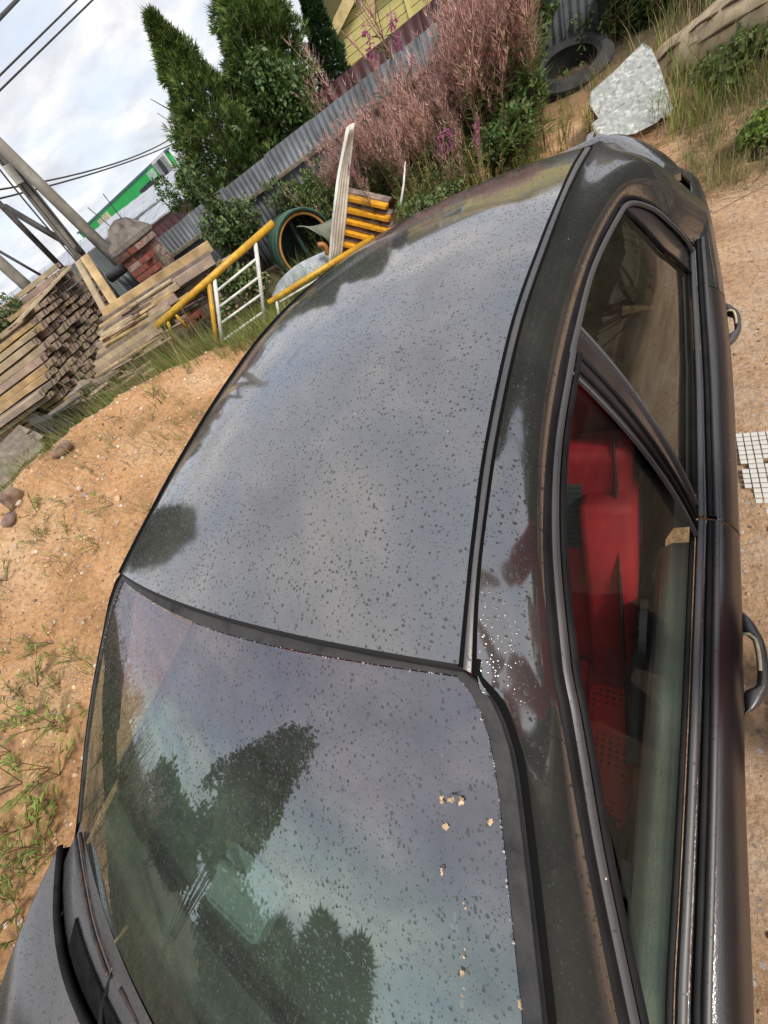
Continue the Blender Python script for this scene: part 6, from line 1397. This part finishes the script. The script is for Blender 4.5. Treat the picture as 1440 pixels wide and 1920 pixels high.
def conifer(loc, H, prof, n, label, mats, sl=.22, lw=.20, seed=0, lean=(0, 0), nl=5, name='thuja_tree', grp=None, core=.5, pitch=(.5, 1.2), trunk_r=.09, skirt=0.0):
    root = empty(name, loc); tag(root, label, 'tree', grp)
    T = [spray(1.0, nl, lw, k % 2) for k in range(6)]; P, az, rel = crown_points(n, prof, H, seed=seed, core=core); P[:, 2] += skirt
    P[:, 0] += lean[0] * P[:, 2] ** 1.5; P[:, 1] += lean[1] * P[:, 2] ** 1.5
    V, F, M_ = orient_stamp(T, P, az + RNG.normal(0, .5, n), RNG.uniform(pitch[0] - .7, pitch[1], n), sl * RNG.uniform(.55, 1.25, n))
    # sprays poking out along the top shoot
    obj('crown', fast_mesh('crown', V, F, mats, M_), root)
    k = np.linspace(0, 1, 10); MB().tube([(lean[0] * (H * t) ** 1.5, lean[1] * (H * t) ** 1.5, H * t * .98) for t in k], [trunk_r * (1 - t * .92) for t in k], 7).build('trunk', BARK, root, smooth=True)
    b = MB(); rr = np.random.default_rng(seed + 5)
    for i in range(22):
        u = rr.uniform(.1, .9); a = rr.uniform(0, 6.28); R_ = np.interp(u, prof[0], prof[1]) * .85; z = u * H + skirt; c = np.array([lean[0] * z ** 1.5, lean[1] * z ** 1.5, z]); b.tube([c, c + (math.cos(a) * R_ * .5, math.sin(a) * R_ * .5, R_ * .45), c + (math.cos(a) * R_, math.sin(a) * R_, R_ * 1.1)], [.022, .014, .005], 4)
    b.build('limb', BARK, root, smooth=True); return root
def ground_at(px, py, D):
    p = wD(px, py, D); return p.x, p.y, terrain(p.x, p.y, False)
cone = ([0, .12, .3, .55, .78, .92, 1], [.75, 1.0, 1.02, .78, .42, .20, .03])
def tree_h(pxt, pyt, D, base): return wD(pxt, pyt, D).z - base
g = ground_at(380, 200, 10.4); t1 = wD(284, 34, 10.4); H1 = t1.z - g[2]; x1 = wD(425, 280, 10.4)
def tree_from(tip, mid, D, **k):
    """tip and a point on the axis lower down"""
    tp, mp_ = wD(*tip, D), wD(*mid, D); return tp, mp_
tp, mp_ = tree_from((286, 36), (408, 262), 10.3)
gz = terrain(mp_.x, mp_.y, False); H = tp.z - gz
conifer((mp_.x, mp_.y, gz), H, ([0, .12, .3, .5, .66, .80, .92, 1], [.8, 1.0, 1.05, .95, .62, .32, .12, .01]), 8500, 'shorter dark green thuja with a thin crooked tip, leftmost of the trees', [G_TH, G_TH2], sl=.15, nl=7, lw=.13, seed=3, lean=((tp.x - mp_.x) / H ** 1.5, (tp.y - mp_.y) / H ** 1.5))
tp, mp_ = tree_from((425, -110), (492, 215), 10.8); gz = terrain(mp_.x, mp_.y, False); H = tp.z - gz
conifer((mp_.x, mp_.y, gz), H, ([0, .12, .3, .5, .75, .9, 1], [.75, .88, .90, .84, .60, .30, .03]), 11500, 'tallest and broadest dark green thuja in the middle of the trees', [G_TH, G_TH2], sl=.16, nl=7, lw=.13, seed=8, lean=((tp.x - mp_.x) / H ** 1.5, (tp.y - mp_.y) / H ** 1.5))
tp, mp_ = tree_from((562, -45), (632, 165), 11.6); gz = terrain(mp_.x, mp_.y, False); H = tp.z - gz
conifer((mp_.x, mp_.y, gz), H, ([0, .2, .5, .8, 1], [.44, .44, .34, .17, .02]), 5200, 'slim smooth columnar thuja next to the yellow gable', [G_DK, G_DK], sl=.10, lw=.2, seed=12, lean=((tp.x - mp_.x) / H ** 1.5, (tp.y - mp_.y) / H ** 1.5), core=.8, pitch=(.8, 1.4))
def leafy(loc, size, n, label, mats, seed=0, ls=(.06, .11), name='leafy_shrub', cat='shrub', stems=8, H0=.25, grp=None, lobes=9):
    root = empty(name, loc); tag(root, label, cat, grp); r = np.random.default_rng(seed); t = []
    for k in range(5):
        x = T3()
        for i in range(5): V, F = leaf(RNG.normal(0, .35, 3), RNG.normal(0, 1, 3) + (0, 0, -.1), RNG.normal(0, .5, 3) + (0, 0, 1), 1.0, .62, .15); x.add(V, F, i % len(mats))
        t.append(x.get())
    C = r.normal(0, .42, (lobes, 3)); C[:, 2] = r.uniform(.0, .9, lobes); R_ = r.uniform(.32, .55, lobes); kk = r.integers(0, lobes, n); d = r.normal(size=(n, 3)); d /= np.linalg.norm(d, axis=1)[:, None]; P = (C[kk] + d * (R_[kk] * r.uniform(.55, 1.0, n) ** .5)[:, None]); P[:, 2] = np.maximum(P[:, 2] , -.1); P = P * np.array(size) ; P[:, 2] += H0
    V, F, M_ = stamp(t, P, r.uniform(0, 6.28, n), r.uniform(*ls, n)); obj('crown', fast_mesh('crown', V, F, mats, M_), root)
    b = MB()
    for i in range(stems):
        c = C[i % lobes] * np.array(size) + (0, 0, H0); b.tube([(r.uniform(-.08, .08), r.uniform(-.08, .08), 0), c * np.array([.5, .5, .6]), c], [.02, .012, .005], 4)
    b.build('trunk' if cat == 'tree' else 'stem', BARK, root, smooth=True); return root
def leafy_at(px, py, D, size, n, label, mats, **k):
    p = wD(px, py, D); g_ = terrain(p.x, p.y, False); return leafy((p.x, p.y, g_), size, n, label, mats, H0=max(.02, p.z - g_ - size[2] * .45), **k)
leafy_at(372, 358, 9.9, (.36, .36, .55), 900, 'rounded dark ivy bush hanging over the fence below the leftmost thuja', [G_LF, G_TH], seed=1, ls=(.035, .07))
leafy_at(540, 205, 9.9, (.70, .55, .95), 1500, 'broad leaved bush climbing in front of the tallest thuja', [G_LF, G_LF, G_LF2], seed=2, ls=(.06, .11))
leafy_at(455, 255, 10.1, (.45, .4, .5), 500, 'small leafy growth between the two larger thujas', [G_TH2, G_LF], seed=23, ls=(.05, .08))
leafy_at(408, 392, 8.2, (.20, .20, .75), 260, 'climbing raspberry shoot in front of the grey fence', [G_LF2, G_LF], seed=4, ls=(.05, .09))
leafy_at(440, 432, 7.9, (.50, .35, .45), 520, 'pale leafy bramble in front of the fence behind the yellow tube', [G_LF2, G_LF2, G_LF], seed=5, ls=(.05, .09))
leafy_at(450, 540, 7.0, (.32, .3, .42), 480, 'leafy bramble growing through the barrier', [G_LF2, G_LF, G_DRY], seed=6, ls=(.05, .08))
leafy_at(600, 352, 7.9, (.62, .45, .42), 800, 'mound of fine yellow green foliage behind the barrel', [G_TH2, G_LF2], seed=7, ls=(.03, .055))
leafy_at(545, 372, 8.2, (.30, .3, .45), 220, 'thin leafy shoot against the fence left of the mound', [G_LF2], seed=17, ls=(.04, .07))
leafy_at(960, 228, 6.3, (.42, .35, .32), 620, 'low nettle-like bush at the front right of the fireweed', [G_LF, G_WD], seed=9, ls=(.05, .085))
leafy_at(985, 30, 8.0, (.55, .45, .7), 700, 'bright green bush against the fence above the big tyre', [G_LF, G_LF2], seed=10, ls=(.05, .09))
leafy_at(1190, 10, 8.4, (.7, .5, .6), 800, 'dark green bush in front of the fence at the top right', [G_LF, G_WD], seed=11, ls=(.05, .09))
leafy_at(1395, 110, 6.0, (.30, .25, .26), 260, 'narrow leaved weed clump growing over the pale log', [G_GR2, G_WD, G_GR], seed=12, ls=(.04, .09))
leafy_at(1425, 250, 4.9, (.22, .22, .2), 260, 'small green weed at the right edge on the sand', [G_GR, G_WD], seed=13, ls=(.03, .06))
leafy_at(3, 625, 8.3, (.35, .35, .5), 300, 'green shrub at the left edge next to the plank ends', [G_LF, G_LF2], seed=14, ls=(.05, .09))
leafy_at(800, 380, 5.6, (.35, .3, .22), 300, 'leafy weeds behind the roof beside the orange crate', [G_LF2, G_WD], seed=15, ls=(.04, .07))
0 and leafy_at(690, 430, 6.1, (.25, .2, .25), 220, 'green weed growing through the orange crate', [G_LF, G_LF2], seed=16, ls=(.04, .07))
# distant trees closing the horizon round the yard
def far_tree(az, D, H, R_, seed, label, con=False):
    a = math.radians(az); x, y = CO[0] + D * math.sin(a), CO[1] + D * math.cos(a)
    if con: conifer((x, y, 0), H, ([0, .15, .5, .8, 1], [R_ * .9, R_, R_ * .6, R_ * .28, .05]), 2600, label, [G_TH, G_DK], sl=.55, seed=seed, name='conifer_tree')
    else: leafy((x, y, 0), (R_, R_, H * .42), 3800, label, [G_LF, G_WD], seed=seed, ls=(.10, .22), name='broadleaf_tree', cat='tree', H0=H * .35, stems=14, lobes=24)

# what the wet paint and glass mirror: trees and scrub standing round the yard outside the picture
far_tree(-139, 9.5, 6.9, 1.05, 31, 'tall leafy tree ahead of the car, mirrored in the windscreen')
far_tree(-131, 13.5, 3.0, 1.5, 32, 'round green tree left of the tall one ahead of the car')
far_tree(-147, 12.5, 3.2, 1.5, 33, 'smaller green tree right of the tall one ahead of the car')
far_tree(-157, 13, 3.9, .8, 34, 'pointed conifer ahead of the car, mirrored low in the windscreen', True)
far_tree(-162, 13.5, 4.2, .8, 35, 'second pointed conifer ahead of the car beside the first', True)
far_tree(-152, 13.5, 3.0, 1.3, 36, 'bushy conifer between the leafy trees and the pointed pair', True)
far_tree(-86, 9.6, 5.6, .80, 37, 'leafy tree beyond the heap, mirrored in the front of the car roof')
far_tree(-172, 17, 4.2, 1.4, 38, 'low conifer straight ahead of the car', True)
for i, (az_, D_, H_, R__) in enumerate(((15.5, 11, 3.6, 1.1), (21, 9.5, 4.4, 1.3), (29, 9.0, 4.8, 1.5), (39, 8.6, 4.6, 1.5), (50, 8.8, 5.2, 1.6), (61, 9.0, 4.6, 1.5), (73, 9.2, 5.0, 1.6), (86, 9.6, 4.4, 1.5), (100, 10, 4.8, 1.6))):
    far_tree(az_, D_, H_, R__, 50 + i, ['short dark tree nearest the right end of the fence', 'dark tree behind the boot corner of the car', 'broad dark tree off the rear wing', 'dense tree level with the rear door', 'tallest tree in the row right of the car', 'rounded tree level with the front door', 'wide tree in the row beside the photographer', 'low spreading tree right of the bonnet', 'last dark tree at the front end of the row'][i])
P = scat(260, 13, 110, 6.2, 9.0); field(P, T_gr, .6, 1.1, 'scrub_edge', FM, 'dense green scrub along the right side of the yard', tilt=.3)
P = scat(240, -128, -90, 6.5, 8.5); field(P, T_gr + T_fw[:3], .8, 1.5, 'scrub_edge', FM, 'tall brown green weeds beyond the left side of the sand heap', tilt=.3)

P = scat(90, -14, -2, 6.2, 7.6); field(P, T_grass + T_dull + T_dry, .5, .95, 'rough_grass', GM, 'grass growing round the big flat tyre and the slab')
P = scat(60, -13, -2.5, 8.2, 9.0); field(P, T_gr, .5, .9, 'fence_weeds', FM, 'weeds behind the big flat tyre', tilt=.2)
P = scat(150, 1, 9, 4.4, 6.0); field(P, T_dry, .25, .55, 'dry_grass', GM, 'flattened dry grass on the sand behind the car', tilt=.9)

P = scat(130, -146, -112, 3.6, 6.5); field(P, T_gr + T_h_tall, .5, 1.0, 'scrub_edge', FM, 'dark weeds on the ground left of the bonnet, outside the heap', tilt=.3)
P = scat(90, -98, -58, 3.2, 4.7); field(P, T_dry, .35, .8, 'dry_wisps', GM, 'wispy dry grass growing thinly on the sand heap', tilt=.35)

P = scat(80, -80, -58, 5.1, 6.7); field(P, T_gr, .35, .65, 'mixed_weeds', FM, 'bushy green weeds between the crest of the heap and the timber', tilt=.35)
P = scat(130, -86, -66, 5.0, 6.2); field(P, T_grass, .7, 1.2, 'green_grass', GM, 'bright green grass at the left part of the heap crest')

P = scat(150, 84, 128, 2.9, 6.5); field(P, T_gr, .6, 1.0, 'scrub_edge', FM, 'dark weeds filling the ground right of the bonnet', tilt=.3)  # unseen weeds added to darken what the front pillar mirrors
for i, (a_, D_) in enumerate(((92, 3.6), (101, 3.3), (111, 3.5), (120, 3.4))):  # bushes added out of view so the front pillar mirrors less bright sand
    x_, y_ = CO[0] + D_ * math.sin(math.radians(a_)), CO[1] + D_ * math.cos(math.radians(a_))
    leafy((x_, y_, terrain(x_, y_, False)), (.75, .75, .8), 1300, ['dark bush nearest the photographer right of the car', 'second dark bush beside the front door', 'third dark bush beside the front wing', 'last dark bush beside the headlight'][i], [G_LF, G_WD], seed=70 + i, ls=(.05, .10), H0=.2)
P = scat(120, -92, -78, 4.75, 5.8); field(P, T_grass + T_dull, .7, 1.2, 'green_grass', GM, 'grass hanging over the slates at the left edge')

T_st = [tuft(11, .35, .75, .0045, [0, 1, 1, 2], spread=.10, curve=(.1, .8), tilt=(.02, .4)) for _ in range(4)]
P = scat(190, -82, -57, 4.85, 5.8); field(P, T_st, .8, 1.35, 'tall_stalks', GM, 'tall green and straw stalks along the crest in front of the timber')
P = scat(46, -80, -57, 4.9, 5.7); field(P, T_gr, .40, .62, 'mixed_weeds', FM, 'leafy weeds on the crest in front of the timber', tilt=.35)
P = scat(34, -105, -60, 2.9, 4.7); field(P, T_h + T_grass[:1], .6, 1.0, 'slope_tufts', HMt, 'small leafy tufts scattered down the slope of the sand heap', tilt=.3)
# ---------------------------------------------------------------- the photographer, mirrored in the door and glass
def person():
    root = empty('person', (1.30, .26, 0)); root.rotation_euler = (0, 0, math.radians(112))
    tag(root, 'person in a red jacket and dark trousers standing beside the front door with raised arms', 'person')
    J = {'pel': (0, 0, .98), 'sp': (0, .02, 1.18), 'ch': (0, .03, 1.38), 'nk': (0, .05, 1.54), 'hd': (0, .09, 1.64), 'ht': (0, .10, 1.78)}
    def skin(name, verts, edges, rad, mt, lv=2):
        me = bpy.data.meshes.new(name); me.from_pydata(verts, edges, []); me.materials.append(mt); o = bpy.data.objects.new(name, me); COL.objects.link(o); o.parent = root
        sk = o.modifiers.new('k', 'SKIN'); ss = o.modifiers.new('u', 'SUBSURF'); ss.levels = ss.render_levels = lv
        for i, v in enumerate(me.skin_vertices[0].data): v.radius = rad[i] if isinstance(rad[i], tuple) else (rad[i], rad[i]); v.use_root = (i == 0)
        return o
    SK = mat('skin_tone', (.50, .30, .22), .5, var=.05); JK = mat('red_jacket_cloth', (.42, .010, .016), .8, var=.1); TR = mat('dark_trousers', (.02, .02, .025), .9, var=.1); SH_ = mat('dark_shoe', (.02, .015, .012), .6)
    V = [(0, 0, .98), (0, .02, 1.18), (0, .03, 1.40), (0, .05, 1.53), (0, .08, 1.62), (0, .09, 1.72), (.10, 0, .92), (.12, .02, .50), (.12, -.01, .10), (-.10, 0, .92), (-.12, .02, .50), (-.12, -.01, .10), (.19, .04, 1.45), (.24, .26, 1.50), (.10, .46, 1.74), (-.19, .04, 1.45), (-.24, .26, 1.50), (-.08, .46, 1.74), (.12, .14, .05), (-.12, .14, .05)]
    E_ = [(0, 1), (1, 2), (2, 3), (3, 4), (4, 5), (0, 6), (6, 7), (7, 8), (0, 9), (9, 10), (10, 11), (2, 12), (12, 13), (13, 14), (2, 15), (15, 16), (16, 17), (8, 18), (11, 19)]
    R_ = [(.16, .11), (.14, .11), (.17, .12), (.06, .06), (.075, .09), (.08, .095), (.09, .09), (.062, .062), (.045, .045), (.09, .09), (.062, .062), (.045, .045), (.065, .065), (.048, .048), (.032, .032), (.065, .065), (.048, .048), (.032, .032), (.04, .03), (.04, .03)]
    body = skin('body', V, E_, R_, SK)
    Vj = [(0, 0, .92), (0, .01, 1.05), (0, .02, 1.20), (0, .03, 1.40), (0, .045, 1.49), (.19, .04, 1.45), (.24, .26, 1.50), (.12, .43, 1.71), (-.19, .04, 1.45), (-.24, .26, 1.50), (-.10, .43, 1.71)]
    skin('jacket', Vj, [(0, 1), (1, 2), (2, 3), (3, 4), (3, 5), (5, 6), (6, 7), (3, 8), (8, 9), (9, 10)], [(.21, .15), (.20, .15), (.19, .14), (.20, .15), (.09, .08), (.085, .085), (.068, .068), (.052, .052), (.085, .085), (.068, .068), (.052, .052)], JK)
    Vt = [(0, 0, .97), (.10, 0, .90), (.12, .02, .50), (.12, -.01, .12), (-.10, 0, .90), (-.12, .02, .50), (-.12, -.01, .12)]
    skin('trousers', Vt, [(0, 1), (1, 2), (2, 3), (0, 4), (4, 5), (5, 6)], [(.17, .13), (.11, .11), (.085, .085), (.07, .07), (.11, .11), (.085, .085), (.07, .07)], TR)
    skin('hair', [(0, .07, 1.745), (0, .05, 1.70), (0, .03, 1.64)], [(0, 1), (1, 2)], [(.085, .10), (.088, .09), (.07, .05)], mat('dark_hair', (.03, .02, .015), .8))
    for s in (1, -1):
        for k in range(5):
            a = (k - 2) * .012; skin('finger', [(s * .09, .46, 1.75), (s * .085 + a * .6, .50, 1.79), (s * .06 + a, .53, 1.815), (s * .035 + a, .545, 1.82)], [(0, 1), (1, 2), (2, 3)], [.012, .010, .009, .008], SK, 1)
        skin('shoe', [(s * .12, -.05, .05), (s * .12, .06, .05), (s * .12, .19, .035)], [(0, 1), (1, 2)], [(.05, .05), (.05, .05), (.045, .03)], SH_, 1)
    return root
person()
